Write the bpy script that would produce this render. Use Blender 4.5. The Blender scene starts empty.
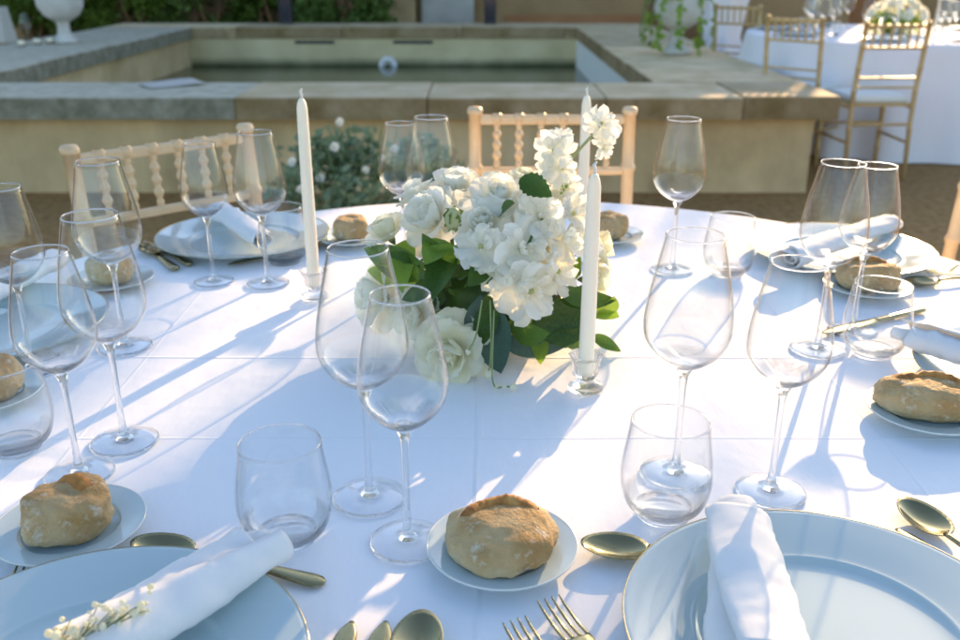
import bpy, bmesh, math, random
import numpy as np
from mathutils import Vector, Matrix, noise
R = math.radians
PI = math.pi
rng = random.Random(7)
sc = bpy.context.scene
COL = sc.collection

# ------------------------------------------------------------------ camera
PITCH = R(21.2); FPX = 930.0; CAM = Vector((0, 0, 1.25)); TZ = 0.75
cd = bpy.data.cameras.new('camera'); cam = bpy.data.objects.new('camera', cd); COL.objects.link(cam)
cam.location = CAM; cam.rotation_euler = (R(90) - PITCH, 0, 0)
cd.sensor_width = 36; cd.lens = FPX / 960 * 36; cd.clip_start = .02; cd.clip_end = 1500
cd.dof.use_dof = True; cd.dof.focus_distance = .96; cd.dof.aperture_fstop = 6.3
sc.camera = cam
# ------------------------------------------------------------------ sky, sun, exposure
SUN_AZ = R(25); SUN_EL = R(17)
w = bpy.data.worlds.new('World'); sc.world = w; w.use_nodes = True
nt = w.node_tree; nt.nodes.clear()
sky = nt.nodes.new('ShaderNodeTexSky'); sky.sky_type = 'NISHITA'; sky.sun_disc = False
sky.sun_elevation = SUN_EL; sky.sun_rotation = SUN_AZ; sky.altitude = 100; sky.dust_density = 1.2; sky.ozone_density = 1.4; sky.air_density = 1.0
bg = nt.nodes.new('ShaderNodeBackground'); bg.inputs[1].default_value = .15
wo = nt.nodes.new('ShaderNodeOutputWorld')
nt.links.new(sky.outputs[0], bg.inputs[0]); nt.links.new(bg.outputs[0], wo.inputs[0])
sl = bpy.data.lights.new('sun', 'SUN'); sl.energy = 4.6; sl.angle = R(.5); sl.color = (1, .65, .31)
so = bpy.data.objects.new('sun', sl); COL.objects.link(so); so.location = (6, 14, 8)
sd = Vector((-math.sin(SUN_AZ) * math.cos(SUN_EL), -math.cos(SUN_AZ) * math.cos(SUN_EL), -math.sin(SUN_EL)))
so.rotation_euler = sd.to_track_quat('-Z', 'Y').to_euler()
vs = sc.view_settings; vs.view_transform = 'Standard'; vs.look = 'None'; vs.gamma = 1; vs.use_curve_mapping = False
vs.exposure = 1.3
sc.render.engine = 'CYCLES'
cy = sc.cycles
cy.use_denoising = True; cy.max_bounces = 14; cy.transparent_max_bounces = 48; cy.transmission_bounces = 14
cy.glossy_bounces = 6; cy.diffuse_bounces = 5; cy.sample_clamp_indirect = 6.0; cy.caustics_reflective = True; cy.caustics_refractive = True
cy.blur_glossy = .0

# ------------------------------------------------------------------ helpers
FW = Vector((0, math.cos(PITCH), -math.sin(PITCH))); UP = Vector((0, math.sin(PITCH), math.cos(PITCH)))
def ray(u, v): return FW + Vector((1, 0, 0)) * ((u - 480) / FPX) + UP * ((320 - v) / FPX)
def px(u, v, z=TZ):                      # the point at height z seen at photo pixel (u, v)
    d = ray(u, v); return CAM + d * ((z - CAM.z) / d.z)
def pxy(u, v, y):                        # the point at distance y seen at photo pixel (u, v)
    d = ray(u, v); return CAM + d * (y / d.y)

def mesh(name, V, F, smooth=True):
    me = bpy.data.meshes.new(name); me.from_pydata([tuple(map(float, p)) for p in V], [], [tuple(int(i) for i in f) for f in F])
    if smooth: me.shade_smooth()
    me.update(); return me
def obj(name, me, mat=None, parent=None, loc=None, rot=None, M=None):
    if mat is not None and len(me.materials) == 0: me.materials.append(mat)
    o = bpy.data.objects.new(name, me); COL.objects.link(o)
    if parent is not None: o.parent = parent
    if M is not None: o.matrix_local = M
    else:
        if loc is not None: o.location = loc
        if rot is not None: o.rotation_euler = rot
    return o
def tag(o, label=None, cat=None, group=None, kind=None):
    if label: o['label'] = label
    if cat: o['category'] = cat
    if group: o['group'] = group
    if kind: o['kind'] = kind
    return o
def thing(name, label, cat, loc=(0, 0, 0), rz=0, group=None):
    o = bpy.data.objects.new(name, None); COL.objects.link(o); o.empty_display_size = .05
    o.location = loc; o.rotation_euler = (0, 0, rz); return tag(o, label, cat, group)
def copy_tree(o, parent=None):
    c = o.copy(); COL.objects.link(c); c.parent = parent
    if parent is not None: c.matrix_parent_inverse = o.matrix_parent_inverse
    for ch in o.children: 
        if ch is not c: copy_tree(ch, c)
    return c
class MB:
    def __init__(s): s.V = []; s.F = []
    def add(s, V, F, M=None):
        n = len(s.V)
        s.V += [(M @ Vector(p)) if M is not None else Vector(p) for p in V]
        s.F += [tuple(i + n for i in f) for f in F]; return s
    def box(s, x0, x1, y0, y1, z0, z1, M=None):
        V = [(x, y, z) for z in (z0, z1) for y in (y0, y1) for x in (x0, x1)]
        return s.add(V, [(0, 2, 3, 1), (4, 5, 7, 6), (0, 1, 5, 4), (2, 6, 7, 3), (0, 4, 6, 2), (1, 3, 7, 5)], M)
    def lathe(s, prof, n=32, M=None): V, F = lathe(prof, n); return s.add(V, F, M)
    def tube(s, pts, rad, n=8): V, F = tube(pts, rad, n); return s.add(V, F)
    def mesh(s, name, smooth=True): return mesh(name, s.V, s.F, smooth)
def lathe(prof, n=32):
    """prof: list of (r, z); r = 0 closes at the axis"""
    V = []; F = []; rings = []
    for r, z in prof:
        if r < 1e-7: rings.append([len(V)]); V.append((0, 0, z))
        else:
            rings.append(list(range(len(V), len(V) + n)))
            V += [(r * math.cos(2 * PI * k / n), r * math.sin(2 * PI * k / n), z) for k in range(n)]
    for a, b in zip(rings, rings[1:]):
        for k in range(n):
            k2 = (k + 1) % n
            if len(a) == 1 and len(b) == 1: continue
            if len(a) == 1: F.append((a[0], b[k2], b[k]))
            elif len(b) == 1: F.append((a[k], a[k2], b[0]))
            else: F.append((a[k], a[k2], b[k2], b[k]))
    return V, F
def tube(pts, rad, n=8):
    pts = [Vector(p) for p in pts]; m = len(pts)
    if not hasattr(rad, '__len__'): rad = [rad] * m
    V = []; F = []; ref = None
    for i, p in enumerate(pts):
        t = (pts[min(i + 1, m - 1)] - pts[max(i - 1, 0)]).normalized()
        if ref is None: ref = Vector((1, 0, 0)) if abs(t.x) < .8 else Vector((0, 1, 0))
        a = (ref - t * ref.dot(t)).normalized(); b = t.cross(a); ref = a
        V += [p + (a * math.cos(2 * PI * k / n) + b * math.sin(2 * PI * k / n)) * rad[i] for k in range(n)]
    for i in range(m - 1):
        for k in range(n):
            k2 = (k + 1) % n; F.append((i * n + k, i * n + k2, (i + 1) * n + k2, (i + 1) * n + k))
    F.append(tuple(reversed(range(n)))); F.append(tuple(range((m - 1) * n, m * n)))
    return V, F
def spline(P, k=6):                      # Catmull-Rom through the points (tuples of any length)
    P = [np.array(p, float) for p in P]; P = [2 * P[0] - P[1]] + P + [2 * P[-1] - P[-2]]; out = []
    for i in range(1, len(P) - 2):
        a, b, c, d = P[i - 1:i + 3]
        for j in range(k):
            t = j / k
            out.append(.5 * (2 * b + (c - a) * t + (2 * a - 5 * b + 4 * c - d) * t * t + (3 * b - a - 3 * c + d) * t ** 3))
    out.append(P[-2]); return out
def bevel(o, wdt, seg=2):
    m = o.modifiers.new('bevel', 'BEVEL'); m.width = wdt; m.segments = seg; m.limit_method = 'ANGLE'; return o
def basis(zdir, xhint=Vector((1, 0, 0)), loc=Vector((0, 0, 0)), s=1.0):
    z = Vector(zdir).normalized(); x = Vector(xhint); x = x - z * x.dot(z)
    if x.length < 1e-4: x = Vector((0, 1, 0)) - z * z.y
    x.normalize(); y = z.cross(x)
    M = Matrix(((x.x, y.x, z.x), (x.y, y.y, z.y), (x.z, y.z, z.z))).to_4x4() @ Matrix.Scale(s, 4)
    M.translation = loc; return M

# ------------------------------------------------------------------ materials
def nodes(name):
    m = bpy.data.materials.new(name); m.use_nodes = True; t = m.node_tree
    return m, t, t.nodes, t.links, t.nodes['Principled BSDF'], t.nodes['Material Output']
def coords(N, L, scale=1.0):
    tc = N.new('ShaderNodeTexCoord'); mp = N.new('ShaderNodeMapping'); mp.inputs['Scale'].default_value = (scale,) * 3 if not hasattr(scale, '__len__') else scale
    L.new(tc.outputs['Object'], mp.inputs[0]); return mp.outputs[0]
def noise_tex(N, L, vec, scale, detail=4, rough=.55):
    n = N.new('ShaderNodeTexNoise'); n.inputs['Scale'].default_value = scale; n.inputs['Detail'].default_value = detail
    n.inputs['Roughness'].default_value = rough; L.new(vec, n.inputs['Vector']); return n.outputs['Fac']
def ramp(N, L, fac, stops):
    r = N.new('ShaderNodeValToRGB'); e = r.color_ramp.elements
    while len(e) < len(stops): e.new(.5)
    for el, (p, c) in zip(e, stops): el.position = p; el.color = (*c, 1) if len(c) == 3 else c
    L.new(fac, r.inputs[0]); return r.outputs[0]
def math_n(N, L, op, a, b=None, c=None):
    m = N.new('ShaderNodeMath'); m.operation = op
    for i, x in enumerate((a, b, c)):
        if x is None: continue
        if isinstance(x, (int, float)): m.inputs[i].default_value = x
        else: L.new(x, m.inputs[i])
    return m.outputs[0]
def bumpn(N, L, h, strength=.3, dist=.01, normal=None):
    b = N.new('ShaderNodeBump'); b.inputs['Strength'].default_value = strength; b.inputs['Distance'].default_value = dist
    L.new(h, b.inputs['Height'])
    if normal is not None: L.new(normal, b.inputs['Normal'])
    return b.outputs[0]
def mottled(name, stops, scale=3, detail=5, rough=.8, bump=.3, bscale=40, bdist=.01, metallic=0, spec=.3, obj_rand=0):
    m, t, N, L, P, O = nodes(name); v = coords(N, L)
    f = noise_tex(N, L, v, scale, detail); c = ramp(N, L, f, stops)
    if obj_rand:
        oi = N.new('ShaderNodeObjectInfo'); hs = N.new('ShaderNodeHueSaturation')
        L.new(math_n(N, L, 'MULTIPLY_ADD', oi.outputs['Random'], 2 * obj_rand, 1 - obj_rand), hs.inputs['Value']); L.new(c, hs.inputs['Color']); c = hs.outputs[0]
    L.new(c, P.inputs['Base Color']); P.inputs['Roughness'].default_value = rough; P.inputs['Metallic'].default_value = metallic
    P.inputs['Specular IOR Level'].default_value = spec
    if bump: L.new(bumpn(N, L, noise_tex(N, L, v, bscale, 4), bump, bdist), P.inputs['Normal'])
    return m
def leafy(name, c1, c2, transl=.35, rough=.45, scale=30):
    m, t, N, L, P, O = nodes(name); v = coords(N, L); f = noise_tex(N, L, v, scale, 3)
    oi = N.new('ShaderNodeObjectInfo'); f2 = math_n(N, L, 'MULTIPLY_ADD', oi.outputs['Random'], .6, f); f3 = math_n(N, L, 'MULTIPLY', f2, .65)
    c = ramp(N, L, f3, [(.2, c1), (.75, c2)]); L.new(c, P.inputs['Base Color']); P.inputs['Roughness'].default_value = rough
    P.inputs['Specular IOR Level'].default_value = .35
    tr = N.new('ShaderNodeBsdfTranslucent'); L.new(c, tr.inputs[0]); mx = N.new('ShaderNodeMixShader'); mx.inputs[0].default_value = transl
    L.new(P.outputs[0], mx.inputs[1]); L.new(tr.outputs[0], mx.inputs[2]); L.new(mx.outputs[0], O.inputs[0]); return m

def m_cloth(name, base=(.84, .84, .86), creases=False, transl=0.0):
    m, t, N, L, P, O = nodes(name); tc = N.new('ShaderNodeTexCoord'); v = tc.outputs['Object']
    P.inputs['Base Color'].default_value = (*base, 1); P.inputs['Roughness'].default_value = .85; P.inputs['Specular IOR Level'].default_value = .2
    P.inputs['Sheen Weight'].default_value = .1
    h = math_n(N, L, 'MULTIPLY', noise_tex(N, L, v, 7, 3), 3.0)
    h = math_n(N, L, 'ADD', h, math_n(N, L, 'MULTIPLY', noise_tex(N, L, coords(N, L, (30, 11, 20)), 1, 4), 1.1))
    h = math_n(N, L, 'ADD', h, math_n(N, L, 'MULTIPLY', noise_tex(N, L, v, 1400, 2), .05))
    if creases:
        sx = N.new('ShaderNodeSeparateXYZ'); L.new(v, sx.inputs[0])
        for ax, x0, a, wd in creases:
            d = math_n(N, L, 'SUBTRACT', sx.outputs[ax], x0); d = math_n(N, L, 'ADD', d, math_n(N, L, 'MULTIPLY_ADD', noise_tex(N, L, v, 4, 2), .006, -.003)); d = math_n(N, L, 'ABSOLUTE', d)
            g = math_n(N, L, 'SUBTRACT', 1.0, math_n(N, L, 'DIVIDE', d, wd)); g = math_n(N, L, 'MAXIMUM', g, 0.0)
            h = math_n(N, L, 'ADD', h, math_n(N, L, 'MULTIPLY', g, a))
    L.new(bumpn(N, L, h, 1.0, .0012), P.inputs['Normal'])
    if transl:
        tr = N.new('ShaderNodeBsdfTranslucent'); tr.inputs[0].default_value = (*base, 1); mx = N.new('ShaderNodeMixShader'); mx.inputs[0].default_value = transl
        L.new(P.outputs[0], mx.inputs[1]); L.new(tr.outputs[0], mx.inputs[2]); L.new(mx.outputs[0], O.inputs[0])
    return m
def m_thin_glass(name, z0, z1):
    """clear thin wall; real refraction towards the edges and in the thick lower part (local z below z1)"""
    m, t, N, L, P, O = nodes(name); N.remove(P)
    lw = N.new('ShaderNodeLayerWeight'); lw.inputs[0].default_value = .5
    f5 = math_n(N, L, 'POWER', lw.outputs['Facing'], 4.5); fac = math_n(N, L, 'MULTIPLY_ADD', f5, .9, .03)
    tr = N.new('ShaderNodeBsdfTransparent'); tr.inputs[0].default_value = (.99, .995, .995, 1)
    gl = N.new('ShaderNodeBsdfGlossy'); gl.inputs['Roughness'].default_value = .012
    rf = N.new('ShaderNodeBsdfGlass'); rf.inputs['IOR'].default_value = 1.5; rf.inputs['Roughness'].default_value = 0
    m1 = N.new('ShaderNodeMixShader'); L.new(fac, m1.inputs[0]); L.new(tr.outputs[0], m1.inputs[1]); L.new(gl.outputs[0], m1.inputs[2])
    e = N.new('ShaderNodeMapRange'); e.inputs[1].default_value = .74; e.inputs[2].default_value = .95; e.inputs[4].default_value = .95; L.new(lw.outputs['Facing'], e.inputs[0])
    tc = N.new('ShaderNodeTexCoord'); sx = N.new('ShaderNodeSeparateXYZ'); L.new(tc.outputs['Object'], sx.inputs[0])
    lo = N.new('ShaderNodeMapRange'); lo.inputs[1].default_value = z1; lo.inputs[2].default_value = z0; lo.inputs[4].default_value = .9; L.new(sx.outputs[2], lo.inputs[0])
    m2 = N.new('ShaderNodeMixShader'); L.new(math_n(N, L, 'MAXIMUM', e.outputs[0], lo.outputs[0]), m2.inputs[0]); L.new(m1.outputs[0], m2.inputs[1]); L.new(rf.outputs[0], m2.inputs[2])
    L.new(m2.outputs[0], O.inputs[0]); return m
def m_solid_glass(name, tfac=.3):
    m, t, N, L, P, O = nodes(name); N.remove(P)
    rf = N.new('ShaderNodeBsdfGlass'); rf.inputs['IOR'].default_value = 1.5; rf.inputs['Roughness'].default_value = 0
    tr = N.new('ShaderNodeBsdfTransparent'); mx = N.new('ShaderNodeMixShader'); mx.inputs[0].default_value = tfac
    L.new(rf.outputs[0], mx.inputs[1]); L.new(tr.outputs[0], mx.inputs[2]); L.new(mx.outputs[0], O.inputs[0]); return m
def m_plain(name, c, rough=.5, metallic=0, spec=.5, sss=0, coat=0, transl=0):
    m, t, N, L, P, O = nodes(name); P.inputs['Base Color'].default_value = (*c, 1); P.inputs['Roughness'].default_value = rough
    P.inputs['Metallic'].default_value = metallic; P.inputs['Specular IOR Level'].default_value = spec
    if sss: P.inputs['Subsurface Weight'].default_value = sss; P.inputs['Subsurface Radius'].default_value = (.02, .015, .01); P.inputs['Subsurface Scale'].default_value = .5
    P.inputs['Coat Weight'].default_value = coat
    if transl:
        tr = N.new('ShaderNodeBsdfTranslucent'); tr.inputs[0].default_value = (*c, 1); mx = N.new('ShaderNodeMixShader'); mx.inputs[0].default_value = transl
        L.new(P.outputs[0], mx.inputs[1]); L.new(tr.outputs[0], mx.inputs[2]); L.new(mx.outputs[0], O.inputs[0])
    return m

TC = (.06, 1.12); TR = .915                         # table centre and radius
CREASE = [(0, -.003, .9, .004), (1, 1.152, .9, .004), (1, .925, .5, .003), (0, .45, .4, .003), (0, -.45, .4, .003)]
MT = {}
MT['cloth'] = m_cloth('white_linen', creases=CREASE)
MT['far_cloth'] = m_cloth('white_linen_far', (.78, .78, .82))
MT['napkin'] = m_cloth('napkin_linen', (.86, .86, .86), transl=.18)
MT['bowl'] = m_thin_glass('thin_glass', .124, .136); MT['tbowl'] = m_thin_glass('tumbler_glass', .010, .026); MT['grim'] = m_solid_glass('rim_glass', .1); MT['stem'] = m_solid_glass('solid_glass', .25); MT['foot'] = m_solid_glass('foot_glass', .12)
MT['porc'] = m_plain('porcelain', (.44, .54, .56), .12, coat=.4)
MT['rim'] = m_plain('plate_rim', (.5, .42, .26), .25, metallic=.8)
MT['siderim'] = m_plain('side_plate_rim', (.78, .76, .68), .2)
MT['metal'] = m_plain('champagne_metal', (.34, .29, .155), .15, metallic=1)
MT['wax'] = m_plain('ivory_wax', (.92, .83, .66), .42, sss=.6)
MT['wick'] = m_plain('wick', (.75, .72, .65), .9)
MT['petal'] = leafy('white_petal', (.90, .88, .76), (.94, .93, .86), .58, .6)
MT['cream'] = leafy('cream_petal', (.88, .84, .62), (.92, .90, .76), .5, .6)
MT['fcore'] = leafy('flower_core', (.50, .56, .20), (.74, .74, .42), .4, .7)
MT['calyx'] = leafy('calyx_green', (.10, .16, .04), (.22, .30, .08), .2)
MT['leaf'] = leafy('dark_leaf', (.03, .075, .012), (.10, .19, .03), .4, .35)
MT['leaf2'] = leafy('bright_leaf', (.15, .27, .02), (.30, .44, .05), .5, .4)
MT['leaf3'] = leafy('blue_leaf', (.03, .07, .05), (.07, .13, .09), .15, .3)
MT['sprig'] = leafy('pale_stem', (.22, .30, .12), (.35, .42, .2), .2)
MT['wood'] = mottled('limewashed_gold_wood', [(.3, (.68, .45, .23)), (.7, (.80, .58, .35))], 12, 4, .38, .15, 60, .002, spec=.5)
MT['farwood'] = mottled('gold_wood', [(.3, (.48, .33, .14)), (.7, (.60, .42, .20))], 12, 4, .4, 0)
MT['cushion'] = m_cloth('seat_cushion', (.72, .76, .74))
MT['plaster'] = mottled('beige_plaster', [(.25, (.38, .27, .13)), (.45, (.58, .43, .22)), (.6, (.68, .51, .28)), (.78, (.76, .61, .38))], 2.2, 7, .9, .35, 25, .01)
_t = MT['plaster'].node_tree; _N, _L = _t.nodes, _t.links; _P = _N['Principled BSDF']; _src = _P.inputs['Base Color'].links[0].from_socket   # water runs down the plaster
_f = ramp(_N, _L, noise_tex(_N, _L, coords(_N, _L, (2.6, 2.6, .8)), 1, 7, .65), [(.36, (.42, .42, .42)), (.62, (0, 0, 0))])
_x = _N.new('ShaderNodeMix'); _x.data_type = 'RGBA'; _L.new(_f, _x.inputs[0]); _L.new(_src, _x.inputs[6]); _x.inputs[7].default_value = (.27, .205, .115, 1); _L.new(_x.outputs[2], _P.inputs['Base Color'])
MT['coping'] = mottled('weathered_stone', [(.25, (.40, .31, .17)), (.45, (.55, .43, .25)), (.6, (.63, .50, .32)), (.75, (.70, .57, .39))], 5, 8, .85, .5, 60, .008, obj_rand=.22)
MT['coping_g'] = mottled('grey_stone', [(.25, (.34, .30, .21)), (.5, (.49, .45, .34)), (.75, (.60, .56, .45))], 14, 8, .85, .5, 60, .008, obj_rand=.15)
for _k, _c in (('coping', (.13, .075, .015)), ('coping_g', (.10, .10, .06))):       # shade of the upright faces painted into the colour, mottled in moss tones
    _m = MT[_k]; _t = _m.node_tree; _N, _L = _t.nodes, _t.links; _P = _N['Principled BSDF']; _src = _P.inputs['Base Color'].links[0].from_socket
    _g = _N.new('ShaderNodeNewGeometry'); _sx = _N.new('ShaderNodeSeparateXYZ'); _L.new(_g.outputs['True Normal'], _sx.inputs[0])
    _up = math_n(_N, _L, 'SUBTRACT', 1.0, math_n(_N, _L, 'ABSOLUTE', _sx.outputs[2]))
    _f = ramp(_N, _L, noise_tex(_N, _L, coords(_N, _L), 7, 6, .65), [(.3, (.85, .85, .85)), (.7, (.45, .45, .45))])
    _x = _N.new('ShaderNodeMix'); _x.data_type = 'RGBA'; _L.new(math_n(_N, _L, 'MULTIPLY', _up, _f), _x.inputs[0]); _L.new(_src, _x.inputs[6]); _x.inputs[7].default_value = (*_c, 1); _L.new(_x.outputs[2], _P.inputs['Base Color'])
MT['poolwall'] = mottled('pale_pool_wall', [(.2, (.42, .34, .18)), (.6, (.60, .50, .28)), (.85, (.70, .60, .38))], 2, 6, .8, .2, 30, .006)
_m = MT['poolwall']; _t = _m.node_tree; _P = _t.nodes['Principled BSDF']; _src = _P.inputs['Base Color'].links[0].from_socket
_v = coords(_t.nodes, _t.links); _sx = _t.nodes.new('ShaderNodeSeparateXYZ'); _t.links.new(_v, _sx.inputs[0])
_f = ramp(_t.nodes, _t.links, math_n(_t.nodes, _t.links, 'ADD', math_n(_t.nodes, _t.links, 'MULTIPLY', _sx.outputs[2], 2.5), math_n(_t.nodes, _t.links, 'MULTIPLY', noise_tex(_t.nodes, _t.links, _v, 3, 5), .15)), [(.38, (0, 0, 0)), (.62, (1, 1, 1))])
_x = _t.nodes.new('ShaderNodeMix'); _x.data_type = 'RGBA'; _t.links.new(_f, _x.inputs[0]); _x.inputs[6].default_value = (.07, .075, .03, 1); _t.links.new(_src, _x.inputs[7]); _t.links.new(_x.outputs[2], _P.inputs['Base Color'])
MT['poolwhite'] = m_plain('pool_white', (.80, .80, .74), .6)
MT['ochre'] = mottled('ochre_plaster', [(.3, (.26, .17, .08)), (.6, (.36, .24, .12)), (.8, (.42, .30, .17))], 1.2, 6, .9, .25, 20, .01)
MT['terra'] = mottled('terracotta_plaster', [(.3, (.28, .13, .055)), (.7, (.40, .20, .09))], 1.5, 6, .9, .2, 20, .01)
MT['palestone'] = mottled('pale_stone', [(.3, (.32, .31, .28)), (.7, (.50, .49, .45))], 3, 7, .85, .3, 30, .01)
MT['door'] = mottled('brown_door', [(.3, (.13, .07, .03)), (.7, (.20, .11, .05))], (6), 5, .6, .2, 40, .005)
MT['roof'] = mottled('roof_tile', [(.3, (.25, .11, .06)), (.7, (.42, .2, .12))], 8, 5, .85, .3, 30, .02)
MT['gravel'] = mottled('gravel_earth', [(.3, (.23, .125, .042)), (.5, (.38, .21, .075)), (.75, (.50, .31, .13))], 22, 8, .95, .8, 120, .02)
MT['white'] = m_plain('white_ceramic', (.70, .69, .65), .45)
MT['paper'] = m_plain('white_paper', (.62, .60, .55), .7, transl=.2)
MT['dark'] = m_plain('black_metal', (.015, .016, .02), .4)
MT['urnstone'] = mottled('urn_stone', [(.3, (.50, .48, .43)), (.7, (.66, .64, .60))], 8, 5, .7, .2, 40, .003)

# ------------------------------------------------------------------ the setting
def gsheet():
    return mesh('ground', [(-300, -300, 0), (300, -300, 0), (300, 600, 0), (-300, 600, 0)], [(0, 1, 2, 3)])
tag(obj('ground', gsheet(), MT['gravel']), kind='structure')

# stone pool: inner x -3.2..1.06, y 5.83..10.8
PX0, PX1, PY0, PY1, PH = -3.2, 1.06, 5.83, 10.8, .55
OX0, OX1, OY0, OY1 = -4.2, 1.97, 5.16, 11.5
pool = thing('stone_pool', 'large raised stone pool with wide weathered coping behind the dining table', 'pool', ((PX0 + PX1) / 2, (PY0 + PY1) / 2, 0))
def lbox(name, mat, x0, x1, y0, y1, z0, z1, parent, bev=0):
    cx, cy_, cz = (x0 + x1) / 2, (y0 + y1) / 2, z0
    me = MB().box(x0 - cx, x1 - cx, y0 - cy_, y1 - cy_, 0, z1 - z0).mesh(name, False)
    pl = parent.location if parent is not None else Vector((0, 0, 0))
    o = obj(name, me, mat, parent, (cx - pl.x, cy_ - pl.y, cz - pl.z))
    if bev: bevel(o, bev)
    return o
CT = .125
lbox('wall', MT['plaster'], OX0 + .1, OX1 - .1, OY0 + .09, PY0 - .05, 0, PH - CT, pool)
lbox('wall', MT['plaster'], OX0 + .1, OX1 - .1, PY1 + .05, OY1 - .1, 0, PH - CT, pool)
lbox('wall', MT['plaster'], OX0 + .1, PX0 - .05, PY0 - .05, PY1 + .05, 0, PH - CT, pool)
lbox('wall', MT['plaster'], PX1 + .05, OX1 - .1, PY0 - .05, PY1 + .05, 0, PH - CT, pool)
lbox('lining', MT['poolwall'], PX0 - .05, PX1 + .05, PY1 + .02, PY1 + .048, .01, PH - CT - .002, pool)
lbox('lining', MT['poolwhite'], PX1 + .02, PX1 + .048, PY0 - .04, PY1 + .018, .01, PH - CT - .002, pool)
for x in (-1.85, -.75):
    lbox('overflow_slot', MT['dark'], x - .22, x + .22, PY1 + .012, PY1 + .019, PH - CT - .055, PH - CT - .02, pool)
# coping slabs, one by one
rs = random.Random(3)
def slabs(x0, x1, y0, y1, along, step, mat, lens=None):
    a0, a1 = (x0, x1) if along == 'x' else (y0, y1); a = a0; k = 0
    while a < a1 - .05:
        ln = lens[k] if lens and k < len(lens) else step * rs.uniform(.85, 1.2); b = min(a + ln, a1)
        if a1 - b < .35: b = a1
        dz = rs.uniform(-.004, .004); g = .0015; mm = mat(a, b) if callable(mat) else mat
        if along == 'x': o = lbox('coping_slab', mm, a + g, b - g, y0 + rs.uniform(-.008, .008), y1, PH - CT + .001, PH + dz, pool, .007)
        else: o = lbox('coping_slab', mm, x0, x1 + rs.uniform(-.008, .008), a + g, b - g, PH - CT + .001, PH + dz, pool, .007)
        a = b; k += 1
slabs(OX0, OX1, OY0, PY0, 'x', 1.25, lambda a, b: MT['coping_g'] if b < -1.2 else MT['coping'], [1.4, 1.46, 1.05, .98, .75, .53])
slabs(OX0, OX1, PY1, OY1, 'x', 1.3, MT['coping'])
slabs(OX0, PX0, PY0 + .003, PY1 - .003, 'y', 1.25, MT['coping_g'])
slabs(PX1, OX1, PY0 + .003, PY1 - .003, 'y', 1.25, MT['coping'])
mw, t, N, L, P, O = nodes('pond_water'); P.inputs['Base Color'].default_value = (.03, .04, .015, 1); P.inputs['Roughness'].default_value = .06
P.inputs['IOR'].default_value = 1.33; L.new(bumpn(N, L, noise_tex(N, L, coords(N, L), 6, 3), .08, .02), P.inputs['Normal'])
tag(obj('water', mesh('water', [(PX0 - .045, PY0 - .045, .13), (PX1 + .045, PY0 - .045, .13), (PX1 + .045, PY1 + .045, .13), (PX0 - .045, PY1 + .045, .13)], [(0, 1, 2, 3)]), mw), kind='structure')
# round pale inlet on the far pool wall
p = pxy(388, 66, PY1 - .01); th = thing('water_inlet', 'round pale water inlet on the far inner wall of the pool', 'water inlet', (p.x, PY1 + .02, p.z))
Mx = Matrix.Rotation(R(90), 4, 'X')
obj('flange', MB().lathe([(0, .0), (.105, 0), (.105, .03), (.09, .045), (.06, .045), (.05, .02), (0, .02)], 32, Mx).mesh('flange'), MT['white'], th)
obj('nozzle', MB().lathe([(0, .02), (.028, .02), (.025, .08), (0, .08)], 20, Mx).mesh('nozzle'), MT['poolwall'], th)
lbox('bracket', MT['white'], p.x - .06, p.x + .06, PY1 - .03, PY1 + .0195, .1, p.z - .09, th)

# building behind the pool; its mass shades the pool, the sun passes it on the right
BY = 13.3
bd = thing('villa', 'ochre plastered villa with stone piers rising behind the pool', 'building', (-3, BY, 0))
lbox('wall', MT['ochre'], -14, 5.0, BY, BY + 6, 0, 4.85, bd)
lbox('roof', MT['roof'], -14.4, 5.2, BY - .25, BY + 6.3, 4.85, 5.03, bd)
lbox('plinth', MT['terra'], .35, 2.2, BY - .05, BY - .003, 0, .55, bd)
lbox('stone_pier', MT['palestone'], -.78, -.08, BY - .28, BY - .003, 0, 4.2, bd, .02)
lbox('pilaster', MT['plaster'], -1.25, -.86, BY - .2, BY - .003, 0, 4.2, bd, .02)
d_ = lbox('door', MT['door'], 2.25, 3.6, BY - .04, BY - .004, 0, 2.5, bd)
for k in range(5): o = lbox('plank', MT['door'], 2.27 + k * .266, 2.27 + k * .266 + .256, BY - .055, BY - .042, .02, 2.48, bd)
lbox('step', MT['palestone'], .85, 1.35, BY - .6, BY - .06, 0, .3, bd, .02)
for x in (-11, -8, -5): lbox('window', MT['dark'], x, x + 1.1, BY - .02, BY - .004, 1.4, 3.0, bd)
gw = thing('garden_wall', 'low terracotta and ochre garden wall, one pier raised for shade, behind the far dining table', 'wall', (8, BY, 0))
lbox('pier', MT['terra'], 5.02, 5.5, BY + .1, BY + .6, 0, 3.3, gw)  # raised out of view to keep the sun off the pool coping
lbox('panel', MT['ochre'], 5.505, 14, BY + .06, BY + .4, 0, 1.25, gw)
lbox('cap', MT['palestone'], 5.505, 14, BY + .02, BY + .44, 1.252, 1.33, gw)
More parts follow.
